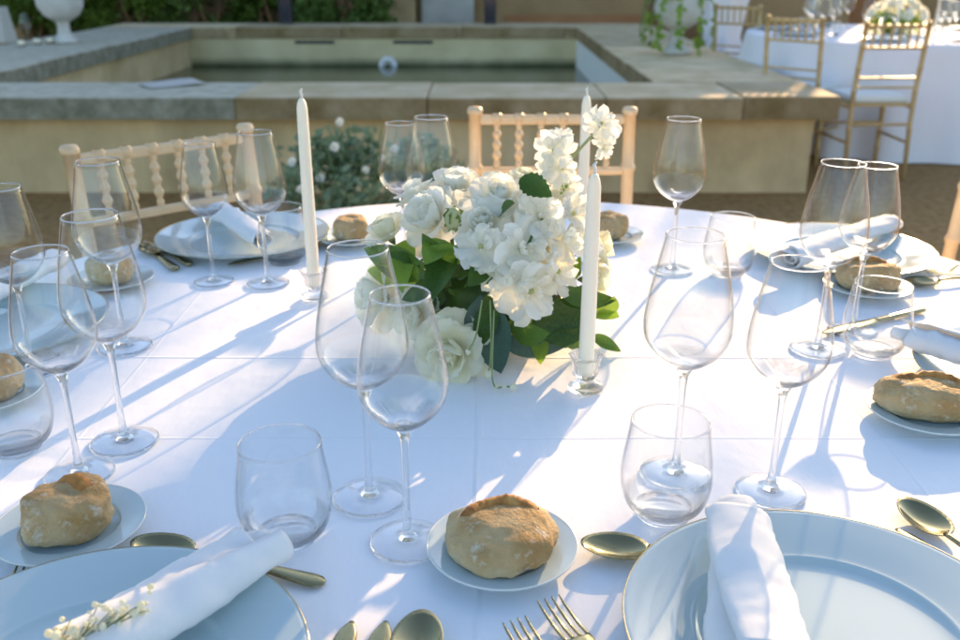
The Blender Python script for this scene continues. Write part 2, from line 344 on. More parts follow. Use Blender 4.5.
# ------------------------------------------------------------------ leaves
def leaf_mesh(name, ln=.1, wd=.045, fold=.25, curl=.5, serr=0, nu=4, nv=8):
    V = []; F = []
    for j in range(nv + 1):
        v = j / nv; wv = wd * .5 * (math.sin(PI * v ** .85)) ** .8 * (1 - .15 * v) + (.0008 if 0 < j < nv else .0003)
        if serr and 0 < j < nv: wv *= 1 + serr * (1 if j % 2 else -1)
        for i in range(-nu // 2, nu // 2 + 1):
            u = i / (nu / 2); x = u * wv
            z = abs(u) * wv * fold - curl * ln * v * v * .5 + .004 * math.sin(9 * v + 2 * u) * abs(u)
            V.append((x, ln * v * (1 - .12 * curl * v), z))
    n = nu + 1
    for j in range(nv):
        for i in range(nu): F.append((j * n + i, j * n + i + 1, (j + 1) * n + i + 1, (j + 1) * n + i))
    return mesh(name, V, F)
def foliage(name, centers, n, ln, wd, seed, spread=.3):
    """many small folded leaves scattered through ellipsoid clumps: one mesh"""
    r = random.Random(seed); V = []; F = []
    for _ in range(n):
        c, rad = centers[r.randrange(len(centers))]
        d = Vector((r.gauss(0, 1), r.gauss(0, 1), r.gauss(0, 1))).normalized() * (r.random() ** .45)
        p_ = Vector(c) + Vector((d.x * rad[0], d.y * rad[1], d.z * rad[2]))
        M = basis(Vector((r.gauss(0, 1), r.gauss(0, 1), r.gauss(0, 1) + .6)), Vector((r.gauss(0, 1), r.gauss(0, 1), r.gauss(0, 1))), p_, r.uniform(.7, 1.25))
        k = len(V)
        for q in ((0, 0, 0), (wd / 2, ln * .45, .12 * wd), (0, ln, -.1 * ln), (-wd / 2, ln * .45, .12 * wd)): V.append(M @ Vector(q))
        F += [(k, k + 1, k + 2), (k, k + 2, k + 3)]
    return mesh(name, V, F, False)
MT['hedge'] = leafy('hedge_leaf', (.05, .10, .012), (.22, .32, .04), .45, .5, 6)
MT['hedge2'] = leafy('hedge_leaf_light', (.07, .14, .03), (.24, .34, .08), .45, .5, 6)
for k, (u, wdt, hh, mt, lab) in enumerate([(30, 1.3, 1.5, 'hedge', 'dark green shrub at the far left behind the white urn'), (130, 1.1, 1.7, 'hedge', 'dense dark shrub just right of the white urn'),
        (205, 1.0, 1.6, 'hedge2', 'lighter green bush beyond the far pool corner'), (270, .9, 1.7, 'hedge', 'dark bush behind the left black lantern'), (345, 1.0, 1.5, 'hedge2', 'leafy bush beside the tan pilaster')]):
    q = pxy(u, 10, 12.35); b = thing('shrub', lab, 'shrub', (q.x, 12.35, 0), 0, 'shrubs behind the pool')
    s_ = MB()
    for a in range(7): s_.tube([(0, 0, 0), (math.cos(a) * .15, math.sin(a) * .15, .5), (math.cos(a * 2.1) * wdt * .35, math.sin(a * 2.1) * .3, hh * .8)], [.03, .02, .008], 6)
    obj('stem', s_.mesh('stem'), MT['door'], b)
    r = random.Random(k); cs = [((r.uniform(-.5, .5) * wdt, r.uniform(-.35, .35), r.uniform(.15, hh)), (.28, .26, .26)) for _ in range(16)]
    tag(obj('foliage', foliage('foliage', cs, 5200, .085, .05, k + 40), MT[mt], b), kind='stuff')
tr_ = thing('added_shade_tree', 'slender tree added to break up the sun at the right corner of the villa behind the far table', 'tree', (5.05, 12.2, 0))  # added for its dappled shade on the near table; crown out of view
r = random.Random(4); tk = MB(); tk.tube([(0, 0, 0), (.05, 0, 1.2), (-.03, .05, 2.4), (.02, 0, 3.4), (0, 0, 4.4)], [.09, .075, .06, .045, .02], 10); cs = []
for k in range(30):
    a = r.uniform(0, 6.28); z = r.uniform(3.5, 5.5); d = r.uniform(.2, .95) * (1 - abs(z - 4.5) / 1.6); e = Vector((math.cos(a) * d * 1.15, math.sin(a) * d, z))
    tk.tube([(0, 0, max(2.8, z - .7)), e * .5 + Vector((0, 0, (z - .35) * .5)), e], [.02, .012, .005], 5); cs.append((e, (.16, .16, .13)))
obj('trunk', tk.mesh('trunk'), MT['door'], tr_); tag(obj('crown', foliage('crown', cs, 1500, .075, .02, 3), MT['hedge2'], tr_), kind='stuff')
# ------------------------------------------------------------------ near table and cloth
tb = thing('round_table', 'round dining table hidden under the long white cloth in front', 'table', (TC[0], TC[1], 0))
obj('tabletop', MB().lathe([(0, .705), (TR - .015, .705), (TR - .01, .72), (TR - .015, .738), (0, .738)], 64).mesh('tabletop'), MT['wood'], tb)
for a in range(4):
    obj('leg', MB().lathe([(0, 0), (.022, 0), (.02, .35), (.025, .7), (0, .7)], 12).mesh('leg'), MT['wood'], tb, (math.cos(a * PI / 2 + .7) * .6, math.sin(a * PI / 2 + .7) * .6, 0))
def cloth_mesh(name, cx, cy_, rad, zt, zb, folds, seed, nseg=256, nr=110):
    V = []; F = []; r = random.Random(seed); ph = [r.uniform(0, 6.28) for _ in range(4)]
    prof = [(rad * (i / nr), 0) for i in range(1, nr + 1)] + [(rad + .004 + .0, -.004), (rad + .007, -.012)]
    ns = 22
    prof += [(None, -(zt - zb) * ((i / ns) ** 1.1) - .012) for i in range(1, ns + 1)]
    V.append((0, 0, zt))
    for pr, dz in prof:
        for k in range(nseg):
            a = 2 * PI * k / nseg
            if pr is None:
                t_ = min(1, (-dz) / (zt - zb)); amp = .055 * t_ ** .8
                rr = rad + .010 + .05 * t_ + amp * (math.sin(folds * a + ph[0]) + .5 * math.sin(folds * 1.7 * a // 1 * 0 + (folds + 5) * a + ph[1])) * .7
                V.append((rr * math.cos(a), rr * math.sin(a), zt + dz))
            else:
                x, y = pr * math.cos(a), pr * math.sin(a)
                h = 0 if dz else -.0009 * (1 + noise.noise(Vector((x * 3 + seed, y * 3, 0)))) - .0005 * (1 + noise.noise(Vector((x * 9, y * 7, 5 + seed))))
                V.append((x, y, zt + dz + h))
    for k in range(nseg): F.append((0, 1 + k, 1 + (k + 1) % nseg))
    for i in range(len(prof) - 1):
        for k in range(nseg):
            k2 = (k + 1) % nseg; F.append((1 + i * nseg + k, 1 + (i + 1) * nseg + k, 1 + (i + 1) * nseg + k2, 1 + i * nseg + k2))
    return mesh(name, V, F)
me = cloth_mesh('tablecloth', TC[0], TC[1], TR, TZ, .03, 21, 1)
for v_ in me.vertices: v_.co.x += TC[0]; v_.co.y += TC[1]
tag(obj('tablecloth', me, MT['cloth']), 'white linen cloth with ironed creases draped over the near round table', 'tablecloth')
ZT = TZ + .0005
# ------------------------------------------------------------------ chiavari chairs
def bead_profile(z0, z1, r, beads, br, n=5):
    out = [(0, z0), (r, z0)]
    for b in beads:
        for j in range(-2, 3): out.append((r + br * math.cos(j / 2 * PI / 2) if abs(j) < 2 else r, b + j * .005))
    out += [(r, z1), (0, z1)]; return sorted(out[1:-1], key=lambda q: q[1])
def make_chair(wood):
    c = thing('chiavari_chair', 'gold chair', 'chair', group='gold spindle-back chairs')
    W = .185
    # chair faces +y: its back is at y = 0
    for s in (-1, 1):
        pr = bead_profile(0, .905, .0145, (.30, .52, .66, .78), .004)
        pr = [(.013, 0)] + pr[1:] + [(.0165, .905), (.0185, .91), (.0185, .916), (.015, .922), (0, .924)]
        V, F = lathe([(0, 0)] + pr, 16); V = [(x + s * W + s * .0 , y - .05 * max(0, (z - .45)) / .45 - .04 * max(0, .45 - z) / .45, z) for x, y, z in V]
        obj('back_post', mesh('back_post', V, F), wood, c)
        pr = bead_profile(0, .44, .015, (.12, .22, .36), .004); V, F = lathe([(0, 0)] + pr + [(0, .44)], 14)
        obj('front_leg', mesh('front_leg', [(x + s * (W + .01), y + .38, z) for x, y, z in V], F), wood, c)
        obj('side_rail', MB().tube([(s * W, 0, .43), (s * (W + .01), .38, .43)], .013, 10).mesh('side_rail'), wood, c)
        obj('side_stretcher', MB().tube([(s * W, -.02, .22), (s * (W + .01), .38, .22)], .009, 10).mesh('side_stretcher'), wood, c)
    yb = lambda z: -.05 * (z - .45) / .45
    def rail(nm, z, hh):
        o = obj(nm, MB().box(-W + .012, W - .012, yb(z) - .009, yb(z) + .009, z - hh / 2, z + hh / 2).mesh(nm, False), wood, c); bevel(o, .005, 3); return o
    rail('top_rail', .893, .022); rail('lower_rail', .772, .018); rail('back_slat', .60, .014); rail('back_slat', .545, .014)
    pr = []
    for (r_, z_) in spline([(.007, 0), (.0075, .012), (.0055, .018), (.0105, .030), (.006, .043), (.0105, .055), (.006, .068), (.0105, .080), (.0055, .092), (.0075, .098), (.007, .11)], 4): pr.append((r_, z_))
    V, F = lathe(pr, 12); sp = mesh('spindle', V, F)
    Mt = MB().lathe([(.0085, .106), (.0135, .110), (.0135, .126), (.0085, .130)], 12)
    n0 = len(V); sp = mesh('spindle', V + [tuple(q) for q in Mt.V], F + [tuple(i + n0 for i in f) for f in Mt.F])
    for k in range(6):
        x = -W + (k + 1) * 2 * W / 7; o = obj('spindle', sp, wood, c, (x, yb(.78), .779)); o.rotation_euler = (R(6), 0, 0)
    obj('front_rail', MB().tube([(-W - .01, .38, .43), (W + .01, .38, .43)], .013, 10).mesh('front_rail'), wood, c)
    obj('front_stretcher', MB().tube([(-W - .01, .38, .28), (W + .01, .38, .28)], .009, 10).mesh('front_stretcher'), wood, c)
    obj('back_stretcher', MB().tube([(-W, -.018, .33), (W, -.018, .33)], .009, 10).mesh('back_stretcher'), wood, c)
    o = obj('seat', MB().box(-W + .004, W - .004, .004, .385, .432, .452).mesh('seat', False), wood, c); bevel(o, .006)
    o = obj('cushion', MB().box(-W + .015, W - .015, .02, .39, .4525, .495).mesh('cushion', False), MT['cushion'], c); bevel(o, .016, 4)
    return c
ch0 = make_chair(MT['wood'])
def put_chair(first, loc, face, label, group='chairs at the near table'):
    c = first if not first.get('placed') else copy_tree(first)
    c['placed'] = 1; c.location = (loc[0], loc[1], 0); c.rotation_euler = (0, 0, face); c['label'] = label; c['group'] = group; return c
def face_to(x, y, tx, ty): return math.atan2(ty - y, tx - x) - PI / 2
def chair_by_posts(x0, y0, x1, y1):   # world xy of the two post tops -> location (back at y=0 local, tops lean .05 back)
    mx, my = (x0 + x1) / 2, (y0 + y1) / 2; a = math.atan2(y1 - y0, x1 - x0)
    if math.cos(a + PI / 2) * (TC[0] - mx) + math.sin(a + PI / 2) * (TC[1] - my) < 0: a += PI
    return (mx + math.cos(a + PI / 2) * .05, my + math.sin(a + PI / 2) * .05), a
l, a = chair_by_posts(-.775, 1.76, -.505, 2.005); put_chair(ch0, l, a, 'gold spindle-back chair at the left rear of the near table')
pA = px(480, 108, .92); zz = pA.y * math.cos(PITCH) + .33 * math.sin(PITCH)
l, a = chair_by_posts((481 - 480) / FPX * zz, pA.y, (624 - 480) / FPX * zz, pA.y); put_chair(ch0, l, a, 'gold spindle-back chair right behind the tall white flowers')
put_chair(ch0, (1.15, 1.86), face_to(1.18, 1.83, TC[0], TC[1]), 'gold chair cut off by the right edge of the picture')
del ch0['placed']
# ------------------------------------------------------------------ glassware
def ring(rad, z, r_=.0009, n=96):
    pr = [(rad + r_ * math.cos(a), z + r_ * math.sin(a)) for a in [k * PI / 3 for k in range(7)]]
    return MB().lathe(pr, n).mesh('rim')
def build_glass(name, prof_bowl, th, zb, rs_, foot_r, label):
    """prof_bowl: (r, z) from bowl bottom to rim"""
    g = thing(name, label, 'wine glass')
    out = [tuple(q) for q in spline(prof_bowl, 5)]
    inn = [(max(0, r_ - th * (1 + 1.6 * max(0, 1 - i / 14))), z_ + th * 2.2 * max(0, 1 - i / 14)) for i, (r_, z_) in enumerate(out)]
    inn = [(r_, max(z_, zb + .006)) for r_, z_ in inn]
    full = [(0, out[0][1])] + out + [(out[-1][0] - th * .5, out[-1][1] + th * .6)] + list(reversed(inn)) + [(0, zb + .006)]
    obj('bowl', MB().lathe(full, 56).mesh('bowl'), MT['bowl'], g)
    obj('rim', ring(out[-1][0] - th * .5, out[-1][1] + .0011, .00085, 64), MT['grim'], g)
    sp = spline([(rs_ * 2.6, .0052), (rs_ * 1.5, .012), (rs_, .028), (rs_ * .92, zb * .6), (rs_ * 1.1, zb * .88), (rs_ * 2.3, zb - .0008)], 5)
    obj('stem', MB().lathe([(0, .0052)] + [tuple(q) for q in sp] + [(0, zb - .0008)], 24).mesh('stem'), MT['stem'], g)
    fp = [(0, .0022), (foot_r * .5, .0016), (foot_r - .005, .0006), (foot_r - .002, .0), (foot_r, .001), (foot_r - .0008, .0019), (foot_r * .75, .0027), (foot_r * .5, .0036), (foot_r * .3, .0043), (rs_ * 2.7, .0051), (0, .0051)]
    obj('foot', MB().lathe(fp, 56).mesh('foot'), MT['foot'], g)
    return g
gl_big = build_glass('wine_glass', [(.007, .122), (.020, .128), (.034, .1405), (.0415, .155), (.0432, .168), (.0418, .185), (.0378, .209), (.0325, .234), (.0278, .257)], .0011, .122, .0036, .037, 'x')
gl_small = build_glass('wine_glass', [(.006, .118), (.018, .1235), (.0305, .1355), (.0378, .149), (.0393, .161), (.0380, .177), (.0342, .199), (.0295, .221), (.0254, .240)], .0011, .118, .0034, .035, 'x')
def build_tumbler():
    g = thing('tumbler', 'x', 'tumbler')
    out = [tuple(q) for q in spline([(.029, .0075), (.0365, .015), (.0415, .028), (.0435, .042), (.0425, .06), (.0395, .08), (.0365, .1)], 5)]
    th = .0014; inn = [(r_ - th * (1 + 1.8 * max(0, 1 - i / 12)), z_ + .005 * max(0, 1 - i / 12)) for i, (r_, z_) in enumerate(out)]
    full = [(0, .0075)] + out + [(out[-1][0] - .0006, .1007)] + list(reversed(inn)) + [(0, .0115)]
    obj('bowl', MB().lathe(full, 56).mesh('bowl'), MT['tbowl'], g); obj('rim', ring(.0365 - .0007, .1012, .00085, 64), MT['grim'], g)
    obj('base', MB().lathe([(0, .0015), (.020, .0012), (.0225, .0), (.0255, .0012), (.0288, .0072), (.018, .0068), (0, .0062)], 56).mesh('base'), MT['stem'], g)
    return g
tum0 = build_tumbler()
GL = []
def put(first, loc, label, group=None):
    c = first if not first.get('placed') else copy_tree(first)
    c['placed'] = 1; c.location = loc; c['label'] = label; c.scale = (1, 1, 1)
    if group: c['group'] = group
    elif 'group' in c: del c['group']
    c.rotation_euler = (0, 0, rng.uniform(0, 6)); return c
def on(u, v): q = px(u, v, TZ); q.z = ZT; return q
def from_rim(u, v, h): q = px(u, v, TZ + h); q.z = ZT; return q
big = [((370, 498), 'taller wine glass of the front pair left of the bread roll in the centre'), ((125, 347), 'wine glass at left partly behind the front left pair, in front of the chair'),
       ((125, 442), 'wine glass with its foot just behind that of the glass nearest the left bread roll'), ((268, 284), 'wine glass at left rear beside the tall left candle'),
       ((672, 270), 'lone wine glass at the rear right of the flowers'), ((817, 350), 'larger wine glass of the pair before the right rear plate'), ((675, 475), 'wine glass seen through and behind the right front tumbler')]
small = [((408, 542), 'wine glass nearest the central bread roll, on the shaded cloth'), ((80, 475), 'front wine glass standing right behind the left bread roll'),
         ((214, 282), 'wine glass before the left rear plate, left of the pair'), ((852, 332), 'smaller wine glass behind the right tumbler, near the bread'), ((770, 492), 'wine glass standing behind the upright napkin on the right plate')]
G = 'wine glasses on the near table'
for (q, lab) in big: put(gl_big, on(*q), lab, G).scale = (.965,) * 3 if q == (268, 284) else (1, 1, 1)
for (q, lab) in small: put(gl_small, on(*q), lab, G).scale = (.95,) * 3 if q == (214, 282) else (1, 1, 1)
put(gl_small, on(33, 369), 'wine glass farthest left, in front of the plate cut by the left edge', G)
put(gl_small, from_rim(400, 124, .240), 'left wine glass of the pair behind the white flowers', G)
put(gl_big, from_rim(431, 118, .257), 'right wine glass of the pair behind the white flowers', G)
G = 'stemless tumblers on the near table'
for q, lab in [((288, 540), 'stemless tumbler beside the rolled napkin at front left'), ((663, 515), 'stemless tumbler left of the upright napkin at front right'), ((872, 355), 'stemless tumbler just behind the bread roll at right'),
               ((727, 275), 'stemless tumbler at the rear right, right of the lone glass'), ((285, 263), 'stemless tumbler at left rear next to the tall candle'), ((17, 450), 'stemless tumbler cut by the left edge of the picture')]:
    put(tum0, on(*q), lab, G)
# ------------------------------------------------------------------ plates
def plate_mesh(name, rad, well, hh, foot):
    t_ = .0035
    top = spline([(0, .0045), (well * .7, .0045), (well * .97, .0055), (well * 1.06, .0095), (well * 1.12, .0105), (rad * .85, .0105 + (hh - .0105) * .55), (rad, hh)], 6)
    bot = spline([(rad, hh - .0022), (rad * .85, .0105 + (hh - .0105) * .55 - t_), (well * 1.05, .0045), (foot, .0005), (foot - .004, .0005), (foot - .006, .0018), (0, .0018)], 5)
    pr = [tuple(q) for q in top] + [(rad + .0008, hh - .0008)] + [tuple(q) for q in bot]
    return MB().lathe(pr, 96).mesh(name)
pm = plate_mesh('dinner_plate', .16, .098, .021, .09); sm = plate_mesh('side_plate', .067, .042, .014, .036)
rm = ring(.160, .0205, .0008); rms = ring(.067, .0135, .0008, 64)
def plate(loc, label, side=False, group=None):
    p_ = thing('side_plate' if side else 'dinner_plate', label, 'plate', (loc[0], loc[1], ZT), rng.uniform(0, 6), group)
    obj('dish', sm if side else pm, MT['porc'], p_); obj('rim', rms if side else rm, MT['siderim'] if side else MT['rim'], p_); return p_
PL = {}
for k, loc, lab in [('P1', (-.284, .527), 'large pale plate at front left under the rolled napkin'), ('P2', (.272, .584), 'large pale plate at front right under the upright napkin'),
        ('P3', (-.445, 1.69), 'large pale plate at the left rear by the gold chair'), ('P4', (.645, 1.60), 'large pale plate at the right rear behind the glass pair'),
        ('P5', (-.70, 1.235), 'large pale plate cut by the left edge'), ('P6', (.715, 1.06), 'large pale plate cut by the right edge')]:
    plate(loc, lab, False, 'dinner plates on the near table'); PL[k] = loc
# ------------------------------------------------------------------ bread rolls
mb, t, N, L, P, O = nodes('bread_crust'); v = coords(N, L)
sx = N.new('ShaderNodeSeparateXYZ'); L.new(v, sx.inputs[0])
f1 = noise_tex(N, L, v, 28, 6, .6); f2 = noise_tex(N, L, v, 9, 3)
fz = math_n(N, L, 'MULTIPLY_ADD', sx.outputs[2], 5.0, -.12)
ff = math_n(N, L, 'ADD', math_n(N, L, 'MULTIPLY', f1, .55), math_n(N, L, 'ADD', math_n(N, L, 'MULTIPLY', f2, .5), fz))
c = ramp(N, L, ff, [(.25, (.66, .55, .36)), (.46, (.56, .41, .22)), (.64, (.44, .26, .10)), (.9, (.27, .12, .035))])
fl = noise_tex(N, L, v, 60, 5, .7); flr = ramp(N, L, fl, [(.56, (0, 0, 0)), (.68, (.75, .75, .75))])
mxc = N.new('ShaderNodeMix'); mxc.data_type = 'RGBA'; L.new(flr, mxc.inputs[0]); L.new(c, mxc.inputs[6]); mxc.inputs[7].default_value = (.72, .64, .5, 1)
L.new(mxc.outputs[2], P.inputs['Base Color']); P.inputs['Roughness'].default_value = .75; P.inputs['Specular IOR Level'].default_value = .25
P.inputs['Subsurface Weight'].default_value = .1; P.inputs['Subsurface Radius'].default_value = (.01, .006, .003); P.inputs['Subsurface Scale'].default_value = .3
L.new(bumpn(N, L, math_n(N, L, 'ADD', noise_tex(N, L, v, 90, 6, .65), math_n(N, L, 'MULTIPLY', noise_tex(N, L, v, 260, 3), .4)), .9, .005), P.inputs['Normal'])
MT['bread'] = mb
MT['ear'] = mottled('toasted_ridge', [(.3, (.20, .075, .02)), (.55, (.45, .20, .05)), (.8, (.66, .40, .14))], 70, 5, .7, .5, 120, .003)
def bread_mesh(dims, power, seed, cut=.0, point=0.0):
    bm = bmesh.new(); bmesh.ops.create_icosphere(bm, subdivisions=5, radius=1); r = random.Random(seed); o_ = Vector((seed * 3.1, seed * 1.7, 0))
    for v_ in bm.verts:
        q = v_.co.copy()
        s_ = (abs(q.x) ** power + abs(q.y) ** power + abs(q.z) ** power) ** (-1 / power); q *= s_
        if q.z < 0: q.z *= .55
        else: q.z *= 1.12 - .3 * q.z * q.z
        if point: q.y -= point * max(0, -q.y) * (1 - abs(q.x)) * .9
        q.z *= 1 + cut * -.25 * math.exp(-((q.x * .5 + q.y) / .18) ** 2) * (q.z > 0)
        d = 1 + .13 * noise.noise(q * 1.3 + o_) + .07 * noise.noise(q * 3.1 + o_) + .025 * noise.noise(q * 8 + o_) + .01 * noise.noise(q * 19 + o_)
        q *= d; v_.co = Vector((q.x * dims[0], q.y * dims[1], q.z * dims[2]))
    mz = min(v_.co.z for v_ in bm.verts); 
    for v_ in bm.verts: 
        v_.co.z -= mz
        if v_.co.z < .004: v_.co.z = .004 * .5 + v_.co.z * .5
    mz = min(v_.co.z for v_ in bm.verts)
    for v_ in bm.verts: v_.co.z -= mz
    me_ = bpy.data.meshes.new('crust'); bm.to_mesh(me_); bm.free(); me_.shade_smooth(); return me_
def ridge_on(me_, path, hgt, seed):
    """a torn crust flap that follows the roll's surface along xy path points"""
    from mathutils.bvhtree import BVHTree
    bv = BVHTree.FromPolygons([v_.co for v_ in me_.vertices], [p_.vertices for p_ in me_.polygons]); r = random.Random(seed)
    P_ = spline(path, 9); V = []; F = []; m = len(P_)
    for i, (x, y) in enumerate(P_):
        h = bv.ray_cast(Vector((x, y, 1)), Vector((0, 0, -1)))[0]
        z = h.z if h is not None else .01
        t_ = i / (m - 1); e = hgt * math.sin(PI * t_) ** .6 * (1 + .5 * noise.noise(Vector((i * .45, seed, 0)))) 
        a = P_[min(i + 1, m - 1)] - P_[max(i - 1, 0)]; n_ = Vector((-a[1], a[0], 0)).normalized()
        for off, dz in ((.006, -.003), (.004, e * .7), (-.001, e), (-.004, e * .8), (-.010, -.003)): V.append(Vector((x, y, z)) + n_ * off + Vector((0, 0, dz)))
    for i in range(m - 1):
        for k in range(4): F.append((i * 5 + k, i * 5 + k + 1, (i + 1) * 5 + k + 1, (i + 1) * 5 + k))
    return mesh('torn_ridge', V, F)
def roll(loc, rz, dims, power, seed, label, path=None, cut=.4, point=0, tilt=0, zoff=.0):
    b = thing('bread_roll', label, 'bread', (loc[0], loc[1], ZT + .0046 + zoff), rz, 'bread rolls on the near table')
    me_ = bread_mesh(dims, power, seed, cut, point)
    if path is not None:
        rg = obj('torn_ridge', ridge_on(me_, path, .0065, seed), MT['ear'], b)
    obj('crust', me_, MT['bread'], b)
    return b
def set_bread(u, v, side_xy, roll_args, plabel):
    q = px(u, v, TZ) if side_xy is None else Vector((*side_xy, TZ))
    plate(q, plabel, True, 'bread plates on the near table'); roll((q.x, q.y), **roll_args)
set_bread(72, 535, None, dict(rz=R(20), dims=(.037, .034, .033), power=3.2, seed=2, label='pale floury bread roll at front left on its small plate', path=[(-.004, .024), (.010, .012), (.022, -.002)], cut=.3), 'small plate under the pale bread roll at front left')
set_bread(502, 556, None, dict(rz=R(14), dims=(.050, .042, .031), power=2.0, seed=5, label='golden crusty bread roll with a torn top in the front centre', path=[(-.034, .004), (-.018, .015), (.002, .018), (.020, .013), (.032, .002)], cut=.0, point=.4), 'small plate under the golden roll in the front centre')
set_bread(925, 418, None, dict(rz=R(-12), dims=(.060, .034, .032), power=2.4, seed=8, label='brown bread roll at right on a small plate below the napkin', path=[(-.04, .006), (-.01, .014), (.02, .012), (.045, 0)], cut=.0), 'small plate under the brown roll near the right edge')
set_bread(866, 292, None, dict(rz=R(-8), dims=(.050, .034, .034), power=2.5, seed=11, label='bread roll behind the right tumbler and the glass pair', path=[(-.03, .006), (0, .012), (.03, .004)], cut=.0), 'small plate under the roll behind the right tumbler')
set_bread(352, 242, None, dict(rz=R(10), dims=(.034, .031, .033), power=2.5, seed=14, label='bread roll at the rear left of the flowers by the cream rose', cut=.2), 'small plate at the rear left of the flowers')
set_bread(608, 240, None, dict(rz=R(40), dims=(.036, .033, .035), power=2.5, seed=17, label='bread roll half hidden behind the right candles', cut=.2), 'small plate half hidden behind the right candles')
set_bread(112, 285, None, dict(rz=R(5), dims=(.036, .030, .034), power=2.6, seed=20, label='bread roll seen through the left wine glasses', path=[(-.02, .006), (.02, .004)], cut=.2), 'small plate seen through the left wine glasses')
set_bread(-14, 400, None, dict(rz=R(5), dims=(.046, .038, .036), power=2.6, seed=23, label='bread roll cut by the left edge above the tumbler', cut=.2), 'small plate cut by the left edge above the tumbler')
# ------------------------------------------------------------------ napkins
def napkin_mesh(ln, rad, seed, turns=2.3, taper=.25, flat=.62, diag=1.2, ns=40, nt=64):
    V = []; F = []
    for i in range(ns + 1):
        s_ = i / ns
        for j in range(nt + 1):
            t_ = j / nt; th = t_ * turns * 2 * PI + diag * s_
            r_ = rad * (1 - taper * s_) * (.30 + .70 * t_)
            q = Vector((r_ * math.cos(th), s_ * ln + .012 * math.sin(th * .5 + seed) * (s_ - .5) * 2, r_ * math.sin(th) * flat))
            wv = .0032 * noise.noise(Vector((s_ * 5, th * .9, seed))) + .002 * noise.noise(Vector((s_ * 13 + th * 1.5, th * 1.3, seed + 3))) + .0008 * noise.noise(Vector((s_ * 30, th * 4, seed + 8)))
            q.x += wv * math.cos(th); q.z += wv * math.sin(th)
            V.append(q)
    n = nt + 1
    for i in range(ns):
        for j in range(nt): F.append((i * n + j, i * n + j + 1, (i + 1) * n + j + 1, (i + 1) * n + j))
    me_ = mesh('napkin', V, F); return me_
def napkin(a, b, rad, seed, label, z=.03, z2=None, **kw):
    a = Vector((a[0], a[1], ZT + z)); b = Vector((b[0], b[1], ZT + (z if z2 is None else z2))); d = b - a
    o = obj('napkin', napkin_mesh(d.length, rad, seed, **kw), MT['napkin'])
    y = d.normalized(); x = y.cross(Vector((0, 0, 1))).normalized(); zz_ = x.cross(y)
    M = Matrix(((x.x, y.x, zz_.x), (x.y, y.y, zz_.y), (x.z, y.z, zz_.z))).to_4x4(); M.translation = a; o.matrix_world = M
    so_ = o.modifiers.new('thickness', 'SOLIDIFY'); so_.thickness = .0009
    return tag(o, label, 'napkin', 'rolled napkins on the plates')
q0, q1 = px(118, 636, TZ + .03), px(256, 545, TZ + .035)
napkin(q0 - (q1 - q0) * .25, q1, .038, 1.5, 'white napkin rolled diagonally across the front left plate', .034, .036, diag=-1.0, taper=.12)
q0, q1 = px(757, 690, TZ + .03), px(738, 512, TZ + .04)
napkin(q0, q1, .047, 4.2, 'white napkin standing lengthwise on the front right plate, lit by the sun', .034, .040, diag=.9, taper=.36, flat=.56)
q0, q1 = px(195, 238, TZ + .03), px(258, 220, TZ + .03)
napkin(px(222, 214, TZ + .03), px(262, 243, TZ + .03), .030, 2.2, 'white napkin on the left rear plate', .036, .036, diag=.6)
napkin(px(785, 262, TZ + .03), px(892, 225, TZ + .03), .030, 3.1, 'white napkin on the right rear plate', .036, .036, diag=.6)
napkin(px(-45, 310, TZ + .03), px(60, 258, TZ + .04), .034, 5.1, 'white napkin on the plate at the left edge', .036, .04, diag=.5)
napkin(px(1010, 372, TZ + .03), px(903, 336, TZ + .035), .036, 6.6, 'white napkin at the right edge above the brown roll', .038, .038, diag=-.6)
# sprig of small white flowers tied to the front left napkin
q = px(104, 622, TZ + .06); sp = thing('flower_sprig', 'sprig of tiny white blossoms tucked into the front left napkin', 'sprig', q)
r = random.Random(9); st = MB()
bl = mesh('blossom', *lathe([(0, -.004), (.003, -.003), (.0042, .0005), (.003, .003), (0, .0036)], 8))
for k in range(60):
    t_ = r.uniform(-1.0, .7); e = Vector((t_ * .03 + r.gauss(0, .005), t_ * .022 + r.gauss(0, .006), r.uniform(-.004, .014) - .006 * abs(t_)))
    if k % 3 == 0: st.tube([(-.012 + t_ * .02, -.012 + t_ * .018, -.006), e * .8, e], [.0005, .0004, .0003], 4)
    obj('blossom', bl, MT['cream'], sp, e, (r.uniform(-.7, .7), r.uniform(-.7, .7), 0)).scale = (r.uniform(.35, .8),) * 3
obj('stem', st.mesh('stem'), MT['calyx'], sp)
